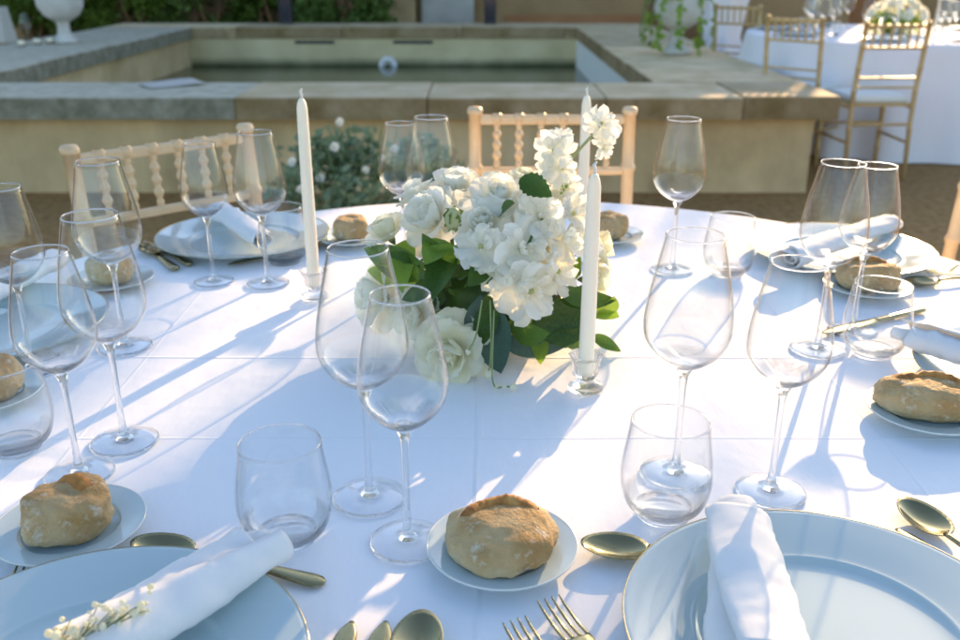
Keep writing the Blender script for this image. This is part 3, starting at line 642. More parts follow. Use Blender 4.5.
# ------------------------------------------------------------------ cutlery
def strip(cl, n=10, hh=.0016):
    """cl: list of (y, halfwidth, z, thickness): a rounded bar along +y"""
    V = []; F = []; C_ = spline(cl, 5)
    for y, w_, z, t_ in C_:
        for k in range(n):
            a = 2 * PI * k / n; V.append((w_ * math.cos(a), y, z + t_ * math.sin(a)))
    for i in range(len(C_) - 1):
        for k in range(n): F.append((i * n + k, i * n + (k + 1) % n, (i + 1) * n + (k + 1) % n, (i + 1) * n + k))
    F.append(tuple(reversed(range(n)))); F.append(tuple(range((len(C_) - 1) * n, len(C_) * n)))
    return mesh('handle', V, F)
HANDLE = [(0, .0035, .002, .0015), (.006, .0082, .002, .0018), (.02, .0088, .003, .002), (.06, .0058, .006, .0022), (.1, .0032, .0085, .0024), (.128, .0034, .008, .002)]
def build_spoon():
    s_ = thing('spoon', 'x', 'spoon'); obj('handle', strip(HANDLE), MT['metal'], s_)
    V = []; F = []; nr, na = 8, 28
    for lay in (0, 1):
        for i in range(nr + 1):
            for k in range(na):
                a = 2 * PI * k / na; f = i / nr; x = .0205 * f * math.cos(a); y = .031 * f * math.sin(a)
                x *= 1 - .14 * (math.sin(a)) * f; z = -.0085 * (1 - f * f) + .0095 + (y * .06) - lay * .0011
                V.append((x, .157 + y, z))
    for i in range(nr):
        for k in range(na):
            k2 = (k + 1) % na; F.append((i * na + k, i * na + k2, (i + 1) * na + k2, (i + 1) * na + k)); o_ = (nr + 1) * na
            F.append((o_ + i * na + k, o_ + (i + 1) * na + k, o_ + (i + 1) * na + k2, o_ + i * na + k2))
    for k in range(na):
        k2 = (k + 1) % na; o_ = (nr + 1) * na; F.append((nr * na + k, nr * na + k2, o_ + nr * na + k2, o_ + nr * na + k))
    obj('bowl', mesh('bowl', V, F), MT['metal'], s_); return s_
def build_fork():
    s_ = thing('fork', 'x', 'fork'); obj('handle', strip(HANDLE), MT['metal'], s_)
    obj('neck', strip([(.126, .0034, .0080, .002), (.138, .0075, .0068, .0016), (.152, .0115, .0052, .0013), (.158, .0118, .0048, .0012)]), MT['metal'], s_)
    tm = strip([(.157, .0017, .0048, .0012), (.175, .0016, .0042, .0011), (.195, .0013, .0068, .001), (.205, .0007, .0095, .0007)])
    for k in range(4): obj('tine', tm, MT['metal'], s_, ((k - 1.5) * .0066, 0, 0))
    return s_
def build_knife():
    s_ = thing('knife', 'x', 'knife'); obj('handle', strip([(0, .0045, .004, .003), (.006, .0085, .004, .0036), (.03, .0085, .004, .0036), (.08, .0062, .004, .0032), (.105, .0058, .004, .003)]), MT['metal'], s_)
    obj('blade', strip([(.104, .0055, .004, .0024), (.118, .0095, .004, .0013), (.16, .0105, .004, .0011), (.195, .0085, .004, .001), (.212, .002, .004, .0007)]), MT['metal'], s_); return s_
KIT = dict(spoon=build_spoon(), fork=build_fork(), knife=build_knife())
def cut(kind, head, tail, label, z=.0):
    """head = photo pixel of the bowl/tine/blade end, tail = of the handle end"""
    h, t_ = px(*head, TZ), px(*tail, TZ); d = (t_ - h); d.z = 0; ln = {'spoon': .188, 'fork': .205, 'knife': .212}[kind]
    d.normalize(); o = KIT[kind]; c = o if not o.get('placed') else copy_tree(o); c['placed'] = 1
    base = h + d * ln; c.location = (base.x, base.y, ZT + z); c.rotation_euler = (0, 0, math.atan2(-d.y, -d.x) - PI / 2); c['label'] = label; c['group'] = 'cutlery on the near table'
cut('spoon', (134, 550), (340, 588), 'spoon at the top of the front left plate, its bowl beside the napkin')
cut('spoon', (580, 553), (800, 560), 'spoon whose bowl peeks out left of the front right plate')
cut('spoon', (900, 507), (968, 560), 'upper spoon at the right of the front right plate')
cut('knife', (896, 533), (985, 600), 'knife below the spoon at the right of the front right plate')
cut('fork', (548, 608), (640, 720), 'right one of the two forks left of the front right plate')
cut('fork', (514, 630), (600, 745), 'left one of the two forks left of the front right plate')
cut('fork', (32, 572), (-40, 690), 'fork left of the front left plate')
cut('knife', (352, 626), (300, 760), 'inner knife right of the front left plate')
cut('knife', (386, 626), (345, 760), 'outer knife right of the front left plate')
cut('spoon', (424, 621), (390, 760), 'spoon next to the two knives at the bottom centre')
cut('knife', (146, 240), (186, 264), 'knife at the left rear, left of the plate and nearest it')
cut('knife', (138, 243), (172, 268), 'knife at the left rear farthest from the plate')
cut('spoon', (160, 258), (118, 236), 'spoon at the left rear beside the knives')
cut('knife', (228, 267), (262, 258), 'knife between the left rear plate and the tumbler')
cut('fork', (925, 277), (990, 262), 'fork at the right rear beside the plate')
cut('spoon', (905, 287), (985, 280), 'spoon at the right rear behind the roll')
cut('knife', (822, 336), (880, 322), 'knife behind the right tumbler')
# ------------------------------------------------------------------ candles
def holder(loc, label):
    h = thing('candle_holder', label, 'candle holder', loc, rng.uniform(0, 1), 'small glass candle holders')
    def fl(pr, name, mat, amp):
        V, F = lathe(pr, 48); V2 = []
        for x, y, z in V:
            a = math.atan2(y, x); k = 1 + amp * math.cos(8 * a) * (1 if z > .016 else .3); V2.append((x * k, y * k, z))
        obj(name, mesh(name, V2, F), mat, h)
    fl([(0, .0008), (.018, 0), (.0215, .002), (.0222, .005), (.020, .0085), (.013, .011), (.0095, .0135), (.0092, .0152), (0, .0152)], 'base', MT['stem'], .03)
    fl([(0, .0155), (.0095, .0155), (.013, .019), (.0155, .027), (.0165, .036), (.0195, .044), (.0215, .0475), (.020, .0485), (.0165, .044), (.0128, .038), (.0118, .025), (.0105, .0225), (0, .022)], 'cup', MT['stem'], .045)
    return h
def candle(loc, z0, ln, label, seed):
    c = thing('taper_candle', label, 'candle', (loc[0], loc[1], z0), 0, 'ivory taper candles'); r = random.Random(seed)
    pr = [(0, 0), (.0094, 0), (.0097, .01), (.0093, ln * .4), (.0086, ln * .78), (.0079, ln - .016), (.0066, ln - .008), (.004, ln - .002), (0, ln)]
    V, F = lathe([tuple(q) for q in pr], 32); obj('shaft', mesh('shaft', V, F), MT['wax'], c)
    wk = MB().tube([(0, 0, ln - .003), (.0006, 0, ln + .004), (-.0012, .0005, ln + .009), (.0016, 0, ln + .013)], [.0022, .0018, .0022, .0012], 6)
    obj('wick', wk.mesh('wick'), MT['wick'], c)
def ztop(v, y):
    t_ = (320 - v) / FPX; s_, c_ = math.sin(PITCH), math.cos(PITCH); return CAM.z + (t_ * y * c_ - y * s_) / (c_ + t_ * s_)
for (u, v, vt, lh, lc) in [(315, 299, 92, 'glass holder under the left candle', 'tall ivory candle standing alone at left of the flowers'), (585, 390, 166, 'glass holder under the candle right of the flowers', 'ivory candle in front of the right side of the flowers'),
                           (580, 263, 90, 'glass holder hidden behind the flowers', 'ivory candle rising behind the right side of the flowers')]:
    q = on(u, v); holder(q, lh); candle(q, ZT + .0228, ztop(vt, q.y) - ZT - .0228 - .008, lc, u)
# ------------------------------------------------------------------ flowers
def petal_mesh(name, ln, wd, a0, a1, wrap, curl=0, ruffle=0, nk=5, r0=.003, nu=8, nv=8, notch=0, seed=0):
    """petal that starts near the axis and leans out; a0, a1 = lean from the axis at base and tip (deg)"""
    V = []; F = []; n = nu + 1; r_, z_ = r0, 0
    for j in range(nv + 1):
        v = j / nv; a = R(a0 + (a1 - a0) * v + curl * max(0, v - .65) / .35)
        if j: r_ += math.sin(a) * ln / nv; z_ += math.cos(a) * ln / nv
        wv = wd * (.22 + .78 * math.sin(PI * min(1, v * .62 + .02)) ** .9) if v < .8 else wd * (.22 + .78 * math.sin(PI * (.8 * .62 + .02)) ** .9) * math.sqrt(max(.0, 1 - ((v - .8) / .2) ** 2 * .72))
        for i in range(nu + 1):
            u = 2 * i / nu - 1; lat = u * wv / 2; wa = lat / wrap; x = wrap * math.sin(wa); dr = -wrap * (1 - math.cos(wa))
            ru = ruffle * v ** 2 * (math.sin(nk * u * PI + seed) + .6 * math.sin(nk * 1.7 * u * PI + 1 + seed)); tip = -notch * ln * v ** 4 * (1 - abs(u)) ** 2
            tip += .35 * ruffle * v ** 4 * math.sin(nk * 3.1 * u + seed * 2)
            V.append((x, r_ + dr + math.cos(a) * ru + math.sin(a) * tip, z_ - math.sin(a) * ru + math.cos(a) * tip))
    for j in range(nv):
        for i in range(nu): F.append((j * n + i, j * n + i + 1, (j + 1) * n + i + 1, (j + 1) * n + i))
    return mesh(name, V, F)
def two(me_, m2): c_ = me_.copy(); c_.materials.clear(); c_.materials.append(MT[m2]); return c_
PT = {}
base_p = dict(
    in_=petal_mesh('petal', .030, .030, 30, -22, .013, ruffle=.0008), mid=petal_mesh('petal', .036, .038, 52, -4, .019, curl=15, ruffle=.0012),
    out=petal_mesh('petal', .041, .046, 74, 30, .030, curl=50, ruffle=.0016), wide=petal_mesh('petal', .044, .050, 92, 62, .05, curl=45, ruffle=.002),
    ruf=petal_mesh('petal', .032, .036, 84, 70, .06, curl=25, ruffle=.0042, nk=1.6, nu=18, nv=10, seed=1, notch=.2), ruf2=petal_mesh('petal', .024, .027, 58, 44, .05, curl=20, ruffle=.0040, nk=1.7, nu=16, nv=9, seed=2, notch=.2), ruf3=petal_mesh('petal', .014, .013, 25, 5, .03, ruffle=.0015, nk=2, nu=8, nv=6, seed=4))
for k, me_ in base_p.items():
    for mm in ('petal', 'cream'): PT[k, mm] = two(me_, mm)
bud_me = {mm: two(MB().lathe([(0, -.006), (.006, -.004), (.0085, .004), (.0088, .014), (.006, .024), (.002, .029), (0, .030)], 14).mesh('heart'), mm) for mm in ('petal', 'cream')}
core_me = MB().lathe([(0, -.008), (.003, -.006), (.0035, .001), (.003, .004), (.0015, .006), (0, .0065)], 12).mesh('heart')
cal_me = MB().lathe([(0, -.012), (.002, -.010), (.005, -.004), (.007, .002), (.006, .004), (0, .004)], 12).mesh('calyx')
fa = thing('flower_arrangement', 'lush low arrangement of white roses and ruffled blossoms in the table centre', 'flowers', (.02, 1.22, ZT))
FA = Vector((.02, 1.22, ZT)); rf_ = random.Random(21)
# low bowl and moss mound that hold the stems
obj('vase', MB().lathe([(0, .0), (.05, 0), (.075, .02), (.092, .05), (.095, .06), (.092, .06), (.07, .022), (0, .008)], 40).mesh('vase'), m_plain('brass_bowl', (.6, .48, .24), .3, metallic=1), fa)
obj('mound', MB().lathe([(0, .012), (.065, .025), (.085, .055), (.075, .10), (.04, .135), (0, .145)], 24).mesh('mound'), MT['leaf'], fa)
DC = Vector((.02, 1.22, .85)); DR = Vector((.145, .135, .135))
def dome(u, v, grow=0.0):
    d = ray(u, v).normalized(); o_ = CAM - DC; rr = DR + Vector((grow,) * 3)
    oo = Vector((o_.x / rr.x, o_.y / rr.y, o_.z / rr.z)); dd = Vector((d.x / rr.x, d.y / rr.y, d.z / rr.z))
    A = dd.dot(dd); B = 2 * oo.dot(dd); C_ = oo.dot(oo) - 1; disc = B * B - 4 * A * C_
    t_ = (-B - math.sqrt(disc)) / (2 * A) if disc > 0 else -B / (2 * A)
    p_ = CAM + d * t_; n_ = Vector(((p_.x - DC.x) / rr.x ** 2, (p_.y - DC.y) / rr.y ** 2, (p_.z - DC.z) / rr.z ** 2)).normalized(); return p_, n_
def add_petals(par, key, mm, n, ph, jit=.12, sc_=1.0, zo=0, tj=.12):
    for k in range(n):
        M = Matrix.Translation((0, 0, zo)) @ Matrix.Rotation(ph + 2 * PI * k / n + rf_.uniform(-jit, jit), 4, 'Z') @ Matrix.Rotation(rf_.uniform(-tj, tj), 4, 'X') @ Matrix.Rotation(rf_.uniform(-tj, tj), 4, 'Y') @ Matrix.Scale(sc_ * rf_.uniform(1 - .7 * tj, 1 + .7 * tj), 4)
        obj('petal', PT[key, mm], None, par, M=M)
def rose(u, v, rpx, mm='petal', axis=None, pos=None, full=True, openn=1, grow=-.01):
    p_, n_ = dome(u, v, grow)
    if pos is not None: p_ = pos
    ax = n_ if axis is None else Vector(axis).normalized()
    dep = (p_ - CAM).dot(FW); rad = rpx * dep / FPX; s_ = rad / .036
    h = obj('rose', bud_me[mm], None, fa, M=Matrix.Translation(-FA) @ basis(ax, Vector((rf_.uniform(-1, 1), rf_.uniform(-1, 1), .2)), p_ - ax * .014 * s_, s_))
    add_petals(h, 'in_', mm, 4, rf_.uniform(0, 6)); add_petals(h, 'mid', mm, 5, rf_.uniform(0, 6)); 
    if openn > .4: add_petals(h, 'out', mm, 6, rf_.uniform(0, 6))
    if openn > .8: add_petals(h, 'wide', mm, 6, rf_.uniform(0, 6), zo=-.003)
    obj('calyx', cal_me, MT['calyx'], h, (0, 0, -.003)); return h
def ruffled(u, v, rpx, axis=None, pos=None, mm='petal', grow=0):
    p_, n_ = dome(u, v, grow)
    if pos is not None: p_ = pos
    ax = (n_ + Vector((rf_.uniform(-.25, .25), rf_.uniform(-.25, .1), rf_.uniform(-.2, .25)))).normalized() if axis is None else Vector(axis).normalized()
    dep = (p_ - CAM).dot(FW); s_ = rpx * dep / FPX / .030
    h = obj('ruffled_blossom', core_me, MT['fcore'], fa, M=Matrix.Translation(-FA) @ basis(ax, Vector((rf_.uniform(-1, 1), rf_.uniform(-1, 1), .2)), p_ - ax * .006 * s_, s_))
    add_petals(h, 'ruf', mm, 5, rf_.uniform(0, 6), .45, tj=.35); add_petals(h, 'ruf2', mm, 3, rf_.uniform(0, 6), .5, tj=.35); add_petals(h, 'ruf3', mm, 2, rf_.uniform(0, 6), .4, tj=.3)
    return h
rose(456, 183, 25, 'petal', (-.1, -.3, 1)); rose(386, 230, 24, 'cream', (-.45, -.2, .9), openn=.6); rose(428, 216, 31, 'petal', (-.6, -.5, .55))
rose(500, 196, 29, 'petal', (.1, -.5, .85)); rose(524, 180, 19, 'cream', (.1, -.2, 1)); rose(450, 354, 34, 'cream', (-.15, -.9, -.05), openn=1, grow=.03)
rose(374, 296, 31, 'petal', (-.8, -.5, .3), grow=.015); rose(598, 246, 26, 'cream', (.9, .0, .4)); rose(596, 280, 24, 'cream', (.9, -.1, .0)); rose(412, 315, 24, 'petal', (-.5, -.8, .1))
rose(482, 222, 25, 'petal', (0, -.7, .7)); rose(560, 195, 20, 'petal', (.4, .2, .9), openn=.6); rose(415, 190, 20, 'petal', (-.5, .3, .9)); rose(540, 250, 20, 'petal', (.2, -.8, .5))
for (u, v, r_) in [(480, 246, 25), (524, 248, 31), (542, 214, 27), (568, 238, 28), (532, 292, 31), (500, 278, 24), (560, 272, 24), (575, 212, 20)]:
    ruffled(u, v, r_, grow=.012)
# tall spike of blossoms
spk = [(575, 205, 1.24), (566, 170, 1.235), (570, 160, 1.23), (588, 140, 1.225), (601, 124, 1.22)]
obj('spike_stem', MB().tube([pxy(*q) - FA for q in spk], [.003, .0025, .002, .002, .0015], 6).mesh('spike_stem'), MT['sprig'], fa)
for (u, v, r_, y, ax) in [(553, 150, 19, 1.22, (-.4, -.8, .4)), (562, 168, 17, 1.21, (.1, -.9, .3)), (545, 172, 15, 1.225, (-.7, -.5, .1)), (560, 136, 13, 1.24, (-.1, -.4, .8)), (566, 188, 14, 1.22, (.3, -.8, 0)),
                          (602, 122, 16, 1.22, (0, -.8, .6)), (607, 136, 13, 1.225, (.6, -.7, .1)), (604, 150, 10, 1.22, (.4, -.8, -.4))]:
    ruffled(0, 0, r_, ax, pxy(u, v, y))
# green bud with sepals
bd_p, bd_n = dome(452, 224, .03)
hb = obj('bud', MB().lathe([(0, -.008), (.006, -.004), (.0095, .004), (.009, .013), (.005, .021), (0, .024)], 14).mesh('bud'), leafy('bud_petal', (.38, .44, .14), (.6, .62, .34), .3), fa, M=Matrix.Translation(-FA) @ basis((.15, -.5, .9), loc=bd_p, s=1.1))
sep = leaf_mesh('sepal', .022, .008, .3, -.9)
for k in range(5): obj('sepal', sep, MT['calyx'], hb, M=Matrix.Rotation(k * 1.257, 4, 'Z') @ Matrix.Translation((0, .005, -.005)) @ Matrix.Rotation(R(62), 4, 'X'))
# leaves: base pixel, tip pixel, width ratio, material, depth of base/tip in front of the dome
LM = {}
def get_leaf(ratio, curl, serr=0):
    k = (round(ratio, 2), curl, serr)
    if k not in LM: LM[k] = leaf_mesh('leaf', 1.0, ratio, .28, curl, serr, 4, 14 if serr else 9)
    return LM[k]
def leaf(b, t, ratio, mat, gb=.0, gt=.03, curl=.25, nrm=None, serr=0, vein=True):
    pb, nb = dome(*b, gb); pt, n2 = dome(*t, gt); 
    if pt.z < ZT + .006: pt.z = ZT + .006
    if pb.z < ZT + .006: pb.z = ZT + .006
    d = pt - pb; nn = (nb * .6 + (CAM - pb).normalized() * .6 + Vector((rf_.uniform(-.35, .35), rf_.uniform(-.2, .2), rf_.uniform(-.2, .5)))) if nrm is None else Vector(nrm)
    y = d.normalized(); z = (nn - y * nn.dot(y)).normalized(); x = y.cross(z); M = Matrix(((x.x, y.x, z.x), (x.y, y.y, z.y), (x.z, y.z, z.z))).to_4x4() @ Matrix.Scale(d.length, 4); M.translation = pb
    me_ = get_leaf(ratio, curl, serr); o = bpy.data.objects.new('leaf', me_)
    if len(me_.materials) == 0: me_.materials.append(MT[mat])
    COL.objects.link(o); o.parent = fa; o.matrix_local = Matrix.Translation(-FA) @ M
    o.material_slots[0].link = 'OBJECT'; o.material_slots[0].material = MT[mat]; return o
LV = [((430, 275), (358, 248), .36, 'leaf'), ((420, 280), (355, 272), .3, 'leaf2'), ((415, 262), (388, 250), .4, 'leaf'), ((452, 250), (428, 300), .55, 'leaf'), ((448, 270), (420, 235), .5, 'leaf'), ((470, 280), (512, 262), .42, 'leaf'), 
      ((480, 295), (500, 378), .6, 'leaf3'), ((495, 300), (475, 350), .5, 'leaf'), ((520, 310), (518, 392), .4, 'leaf2'), ((510, 330), (548, 335), .6, 'leaf'), ((530, 325), (606, 318), .62, 'leaf'), ((545, 320), (598, 340), .55, 'leaf'), ((560, 300), (619, 300), .35, 'leaf'),
      ((500, 340), (572, 352), .42, 'leaf3'), ((530, 345), (580, 338), .5, 'leaf'), ((590, 320), (616, 300), .6, 'leaf2'), ((592, 335), (622, 352), .4, 'leaf'), 
      ((468, 260), (430, 245), .45, 'leaf2'), ((500, 290), (478, 330), .45, 'leaf'), ((540, 330), (540, 372), .5, 'leaf2'), ((475, 350), (500, 388), .55, 'leaf3'), ((585, 300), (620, 318), .6, 'leaf2'), ((405, 240), (398, 285), .4, 'leaf2'),
      ((560, 330), (585, 368), .5, 'leaf'), ((445, 240), (425, 262), .6, 'leaf2'), ((500, 215), (510, 200), .6, 'leaf'), ((555, 225), (540, 238), .5, 'leaf'), ((485, 262), (470, 285), .5, 'leaf'), ((440, 285), (400, 300), .5, 'leaf'), ((560, 290), (600, 305), .5, 'leaf')]
for i, (b, t_, ra, mt) in enumerate(LV): leaf(b, t_, ra, mt, -.012, .028 if i % 3 else .04, (.15, .35, .55)[i % 3])
o = leaf((520, 178), (552, 196), .62, 'leaf', .035, .05, .1, (0, -.9, .4), .09); leaf((560, 195), (575, 165), .2, 'leaf2', 0, .03)
# short filler greenery inside the dome so that no hollow shows
cs = [((0, 0, .09), (.115, .11, .075))]
tag(obj('filler_leaves', foliage('filler_leaves', cs, 420, .036, .02, 5), MT['leaf'], fa), kind='stuff')
# hanging sprigs with round buds
def sprig(pts, buds):
    P_ = [dome(u, v, g)[0] for u, v, g in pts]
    for q in P_: q.z = max(q.z, ZT + .006)
    s_ = obj('sprig', MB().tube([Vector(q) - FA for q in spline([tuple(q) for q in P_], 4)], .0011, 5).mesh('sprig'), MT['sprig'], fa)
    bm_ = MB().lathe([(0, -.006), (.0035, -.004), (.0052, .001), (.004, .0045), (0, .006)], 10).mesh('bud')
    for (u, v, g, k) in buds:
        q = dome(u, v, g)[0]; q.z = max(q.z, ZT + .006); obj('bud', bm_, MT['cream'], s_, q - FA, (.5, .3, 0)).scale = (k,) * 3
sprig([(490, 300, .04), (491, 345, .045), (489, 374, .05)], [(489, 374, .05, 1.1)])
sprig([(494, 310, .04), (492, 370, .06), (495, 395, .07), (505, 402, .075), (513, 400, .075)], [(513, 399, .075, .9), (504, 402, .075, .7), (496, 397, .07, .7)])
sprig([(482, 300, .04), (476, 335, .045), (468, 352, .045)], [(468, 352, .045, .7)])
# ------------------------------------------------------------------ floor flowers behind the near table
fb = thing('flower_bush', 'loose bush of pale white flowers and grey green leaves on the ground before the pool', 'flowers', (-.48, 3.6, 0))
r = random.Random(5); st = MB()
for k in range(26):
    a = r.uniform(0, 6.28); d = r.uniform(.05, .32); st.tube([(0, 0, 0), (math.cos(a) * d * .5, math.sin(a) * d * .4, .3), (math.cos(a) * d, math.sin(a) * d * .7, r.uniform(.4, .72))], [.006, .004, .002], 5)
obj('stem', st.mesh('stem'), MT['calyx'], fb)
cs = [((r.uniform(-.30, .34), r.uniform(-.2, .2), r.uniform(.15, .60)), (.09, .09, .08)) for _ in range(28)]
tag(obj('foliage', foliage('foliage', cs, 2600, .05, .028, 8), leafy('grey_leaf', (.09, .15, .06), (.26, .34, .20), .4), fb), kind='stuff')
bm1 = petal_mesh('petal', .045, .045, 70, 50, .06, ruffle=.004, nu=6, nv=5); 
V = []; F = []
for k in range(7):
    Mk = Matrix.Rotation(k * 2 * PI / 7, 4, 'Z') @ Matrix.Rotation(.2 * (k % 2), 4, 'X'); n0 = len(V); V += [Mk @ v_.co for v_ in bm1.vertices]; F += [tuple(i + n0 for i in p_.vertices) for p_ in bm1.polygons]
blm = mesh('blossom', V, F)
for k in range(18):
    q = Vector((r.uniform(-.30, .34), r.uniform(-.25, .05), r.uniform(.25, .70))); 
    if abs(q.x) > .2: q.z = min(q.z, .6)
    obj('blossom', blm, MT['petal'], fb, M=basis(Vector((r.uniform(-.7, .7), -1, r.uniform(-.1, 1))), loc=q, s=r.uniform(.3, .5)))
# ------------------------------------------------------------------ things on the coping
def urn(loc, label, sc_=1.0):
    u_ = thing('urn', label, 'urn', loc); u_.scale = (sc_,) * 3
    obj('foot', MB().lathe([(0, 0), (.11, 0), (.11, .025), (.075, .05), (.055, .09), (.05, .15), (.06, .18), (.075, .19), (0, .19)], 32).mesh('foot'), MT['urnstone'], u_)
    obj('bowl', MB().lathe([(0, .19), (.08, .19), (.15, .235), (.19, .30), (.20, .36), (.185, .42), (.20, .45), (.21, .47), (.19, .47), (.17, .42), (.15, .38), (0, .36)], 40).mesh('bowl'), MT['urnstone'], u_); return u_
q = px(66, 43, PH); urn((q.x, q.y, PH + .005), 'white footed urn on the left coping of the pool')
q = px(676, 54, PH); ur = urn((q.x, q.y, PH + .005), 'pale footed urn on the right coping with trailing vines', 1.0)
vn = thing('trailing_vine', 'yellow green vine trailing down from the right urn', 'vine', (q.x, q.y, PH + .37))
r = random.Random(12); lm = leaf_mesh('leaf', .075, .055, .25, .4, 0, 2, 5)
for k in range(9):
    a = [-2.9, -2.3, -1.7, -1.1, -.5, .1, .7, 2.2, 3.0][k]; dl = r.uniform(.25, .5) if k not in (1, 4) else .4
    P_ = [Vector((0, 0, .02)), Vector((math.cos(a) * .16, math.sin(a) * .16, .14)), Vector((math.cos(a) * .26, math.sin(a) * .26, .02)), Vector((math.cos(a) * .29, math.sin(a) * .29, -dl * .45)), Vector((math.cos(a) * .27, math.sin(a) * .27, -dl * .8))]
    P_[-1].z = max(P_[-1].z, -.33); C_ = spline([tuple(p_) for p_ in P_], 5)
    s_ = obj('strand', MB().tube(C_, .004, 5).mesh('strand'), MT['sprig'], vn)
    for i in range(4, len(C_)):
        for sgn in (-1, 1):
            if r.random() < .25: continue
            q2 = Vector(C_[i]); obj('leaf', lm, MT['leaf2'], s_, M=basis(Vector((math.cos(a), math.sin(a), .3)), Vector((r.uniform(-1, 1), r.uniform(-1, 1), r.uniform(-1, 1))), q2, r.uniform(.5, .9)))
tag(obj('foliage', foliage('foliage', [((0, 0, .12), (.24, .24, .12))], 320, .07, .05, 77), MT['leaf2'], vn), kind='stuff')
# black lanterns on the far coping
for (u, lab) in [(287, 'black lantern on the far coping at left, before the dark bush'), (490, 'black lantern on the far coping in the middle, beside the stone pier')]:
    q = px(u, 24, PH); q.y = max(q.y, 11.15); q.x = (u - 480) / FPX * (q.y * math.cos(PITCH) + .7 * math.sin(PITCH))
    lt = thing('lantern', lab, 'lantern', (q.x, q.y, PH + .005), 0, 'black lanterns on the far coping')
    obj('base', MB().box(-.07, .07, -.07, .07, 0, .03).mesh('base', False), MT['dark'], lt)
    for sx_ in (-1, 1):
        for sy in (-1, 1): obj('post', MB().box(sx_ * .062 - .008, sx_ * .062 + .008, sy * .062 - .008, sy * .062 + .008, .03, .30).mesh('post', False), MT['dark'], lt)
    obj('pane', MB().box(-.054, .054, -.054, .054, .031, .299).mesh('pane', False), m_plain('smoked_pane', (.03, .035, .05), .1), lt)
    obj('roof', MB().lathe([(0, .30), (.105, .30), (.095, .315), (.03, .37), (.025, .39), (0, .39)], 4).mesh('roof', False), MT['dark'], lt)
# paper sheet on the front coping
q = px(172, 85, PH)
V = []; F = []
for i in range(9):
    for j in range(7):
        x, y = (i / 8 - .5) * .33, (j / 6 - .5) * .24; V.append((x, y, .004 + .004 * math.sin(x * 14) + .01 * max(0, -x) + .004 * math.sin(y * 20)))
for i in range(8):
    for j in range(6): F.append((i * 7 + j, i * 7 + j + 1, (i + 1) * 7 + j + 1, (i + 1) * 7 + j))
o = obj('folded_paper', mesh('folded_paper', V, F), MT['paper'], None, (q.x, q.y, PH + .006), (0, 0, R(38))); o.modifiers.new('t', 'SOLIDIFY').thickness = .004
tag(o, 'white folded paper lying on the front coping at left', 'paper')
# left end of the coping: white paper lantern, small candles, loose blossoms
q = px(4, 42, PH); pl_ = thing('paper_lantern', 'white tapered paper lantern at the far left on the coping', 'lantern', (q.x, q.y, PH + .004))
obj('shade', MB().lathe([(.13, 0), (.085, .30), (.083, .30), (.127, 0), (.13, 0)], 6).mesh('shade', False), MT['paper'], pl_); obj('base', MB().lathe([(0, 0), (.12, 0), (.12, .012), (0, .012)], 6).mesh('base', False), MT['white'], pl_)
for (u, v, lab) in [(22, 47, 'small white votive candle nearest the paper lantern'), (38, 45, 'small white votive candle in the middle left of the urn'), (50, 44, 'small white votive candle beside the foot of the white urn')]:
    q = px(u, v, PH); vt = thing('votive_candle', lab, 'candle', (q.x, q.y, PH + .004), 0, 'votive candles on the left coping')
    obj('cup', MB().lathe([(0, 0), (.03, 0), (.036, .07), (.034, .07), (.029, .006), (0, .006)], 20).mesh('cup'), MT['tbowl'], vt); obj('wax', MB().lathe([(0, .006), (.028, .006), (.032, .05), (0, .048)], 20).mesh('wax'), MT['wax'], vt)
for (u, v) in [(29, 45)]:
    q = px(u, v, PH); put(gl_big, (q.x, q.y, PH + .004), 'tall glass among the candles on the left coping', None)
# ------------------------------------------------------------------ far table at the right
FT = (2.98, 7.08); FR = 1.0
ft = thing('round_table', 'far round table under a white cloth right of the pool', 'table', (FT[0], FT[1], 0))
obj('tabletop', MB().lathe([(0, .705), (FR - .015, .705), (FR - .01, .72), (FR - .015, .738), (0, .738)], 48).mesh('tabletop'), MT['farwood'], ft)
for a in range(4): obj('leg', MB().lathe([(0, 0), (.022, 0), (.025, .7), (0, .7)], 12).mesh('leg'), MT['farwood'], ft, (math.cos(a * PI / 2 + .7) * .6, math.sin(a * PI / 2 + .7) * .6, 0))
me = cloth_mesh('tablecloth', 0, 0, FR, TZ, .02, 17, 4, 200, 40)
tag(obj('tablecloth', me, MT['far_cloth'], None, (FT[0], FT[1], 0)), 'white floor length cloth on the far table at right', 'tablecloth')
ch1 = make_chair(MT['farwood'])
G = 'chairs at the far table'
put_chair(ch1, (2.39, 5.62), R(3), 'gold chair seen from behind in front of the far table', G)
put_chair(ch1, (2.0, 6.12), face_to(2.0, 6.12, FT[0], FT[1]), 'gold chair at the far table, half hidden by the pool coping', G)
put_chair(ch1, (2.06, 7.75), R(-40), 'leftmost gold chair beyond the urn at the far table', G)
r = random.Random(31); G = 'wine glasses on the far table'
for k in range(8):
    a = k * 2 * PI / 8 + .35
    for da, rr, src in ((-.20, .60, gl_big), (-.05, .57, gl_small), (.09, .55, gl_big), (.22, .62, tum0)):
        if src is tum0: put(src, (FT[0] + math.cos(a + da) * rr, FT[1] + math.sin(a + da) * rr, ZT), 'small tumbler among the glassware on the far table', 'tumblers on the far table')
        else: put(src, (FT[0] + math.cos(a + da) * rr, FT[1] + math.sin(a + da) * rr, ZT), 'wine glass glittering among the glassware on the far table', G)
    p_ = thing('dinner_plate', 'pale plate laid at the edge of the far table', 'plate', (FT[0] + math.cos(a) * .79, FT[1] + math.sin(a) * .79, ZT), 0, 'plates on the far table'); obj('dish', pm, MT['porc'], p_)
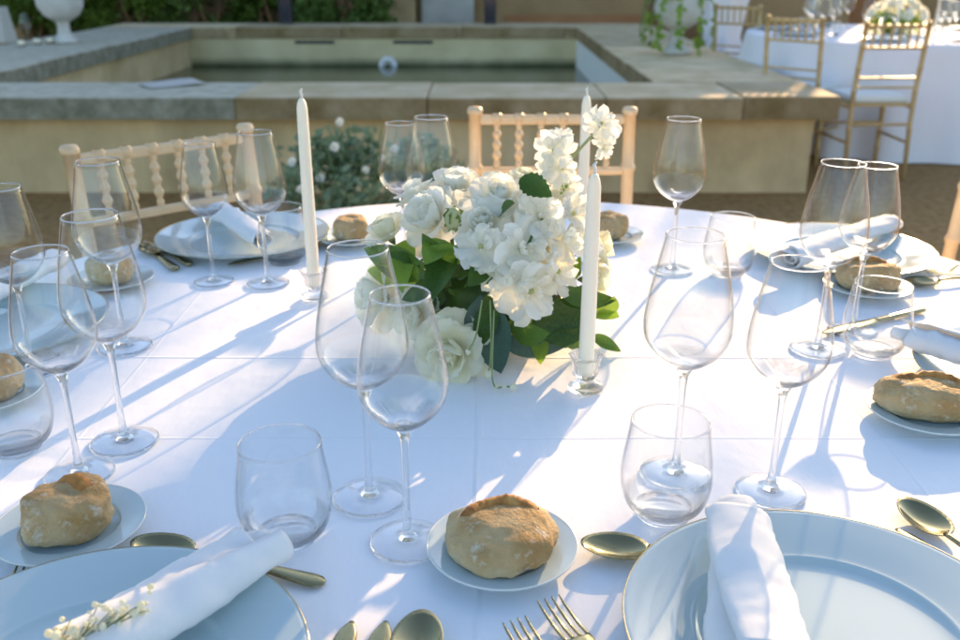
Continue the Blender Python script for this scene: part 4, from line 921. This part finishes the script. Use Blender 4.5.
fa2 = thing('flower_arrangement', 'pale rounded flower arrangement in the middle of the far table', 'flowers', (FT[0] + .02, FT[1] - .05, ZT))
obj('vase', MB().lathe([(0, 0), (.06, 0), (.1, .05), (.1, .06), (0, .06)], 24).mesh('vase'), MT['metal'], fa2)
for k in range(42):
    d = Vector((r.gauss(0, 1), r.gauss(0, 1), abs(r.gauss(0, 1)) * .9 + .1)).normalized(); obj('blossom', blm, MT['cream'] if k % 2 else MT['petal'], fa2, M=basis(d, loc=Vector((d.x * .19, d.y * .17, .08 + d.z * .15)), s=.95))
tag(obj('foliage', foliage('foliage', [((0, 0, .08), (.2, .18, .08))], 400, .05, .03, 19), MT['leaf2'], fa2), kind='stuff')
for (u, lab) in [(889, 'left one of the two pale candles on the far table'), (927, 'right one of the two pale candles on the far table')]:
    x = (u - 480) / FPX * (7.0 * math.cos(PITCH) + .4 * math.sin(PITCH)); holder(Vector((x, 6.85, ZT)), 'glass holder under the %s candle on the far table' % ('left' if u < 900 else 'right')); candle((x, 6.85), ZT + .0228, .30, lab, u)
# tall draped cocktail table behind the right urn
q = (2.55, 10.2); ct = thing('cocktail_table', 'narrow high table draped in white cloth behind the right urn', 'table', (q[0], q[1], 0))
V = []; F = []
for i, (z, rr, am) in enumerate([(1.1, .001, 0), (1.1, .30, 0), (1.085, .305, .0), (.8, .22, .02), (.5, .17, .03), (.2, .24, .04), (.02, .33, .05)]):
    for k in range(48): a = 2 * PI * k / 48; V.append(((rr + am * math.sin(7 * a)) * math.cos(a), (rr + am * math.sin(7 * a)) * math.sin(a), z))
for i in range(6):
    for k in range(48): F.append((i * 48 + k, (i + 1) * 48 + k, (i + 1) * 48 + (k + 1) % 48, i * 48 + (k + 1) % 48))
obj('cloth', mesh('cloth', V, F), MT['far_cloth'], ct); obj('pole', MB().lathe([(0, .0), (.03, 0), (.03, 1.08), (0, 1.08)], 12).mesh('pole'), MT['dark'], ct)
for o in list(bpy.data.objects):
    if 'placed' in o: del o['placed']
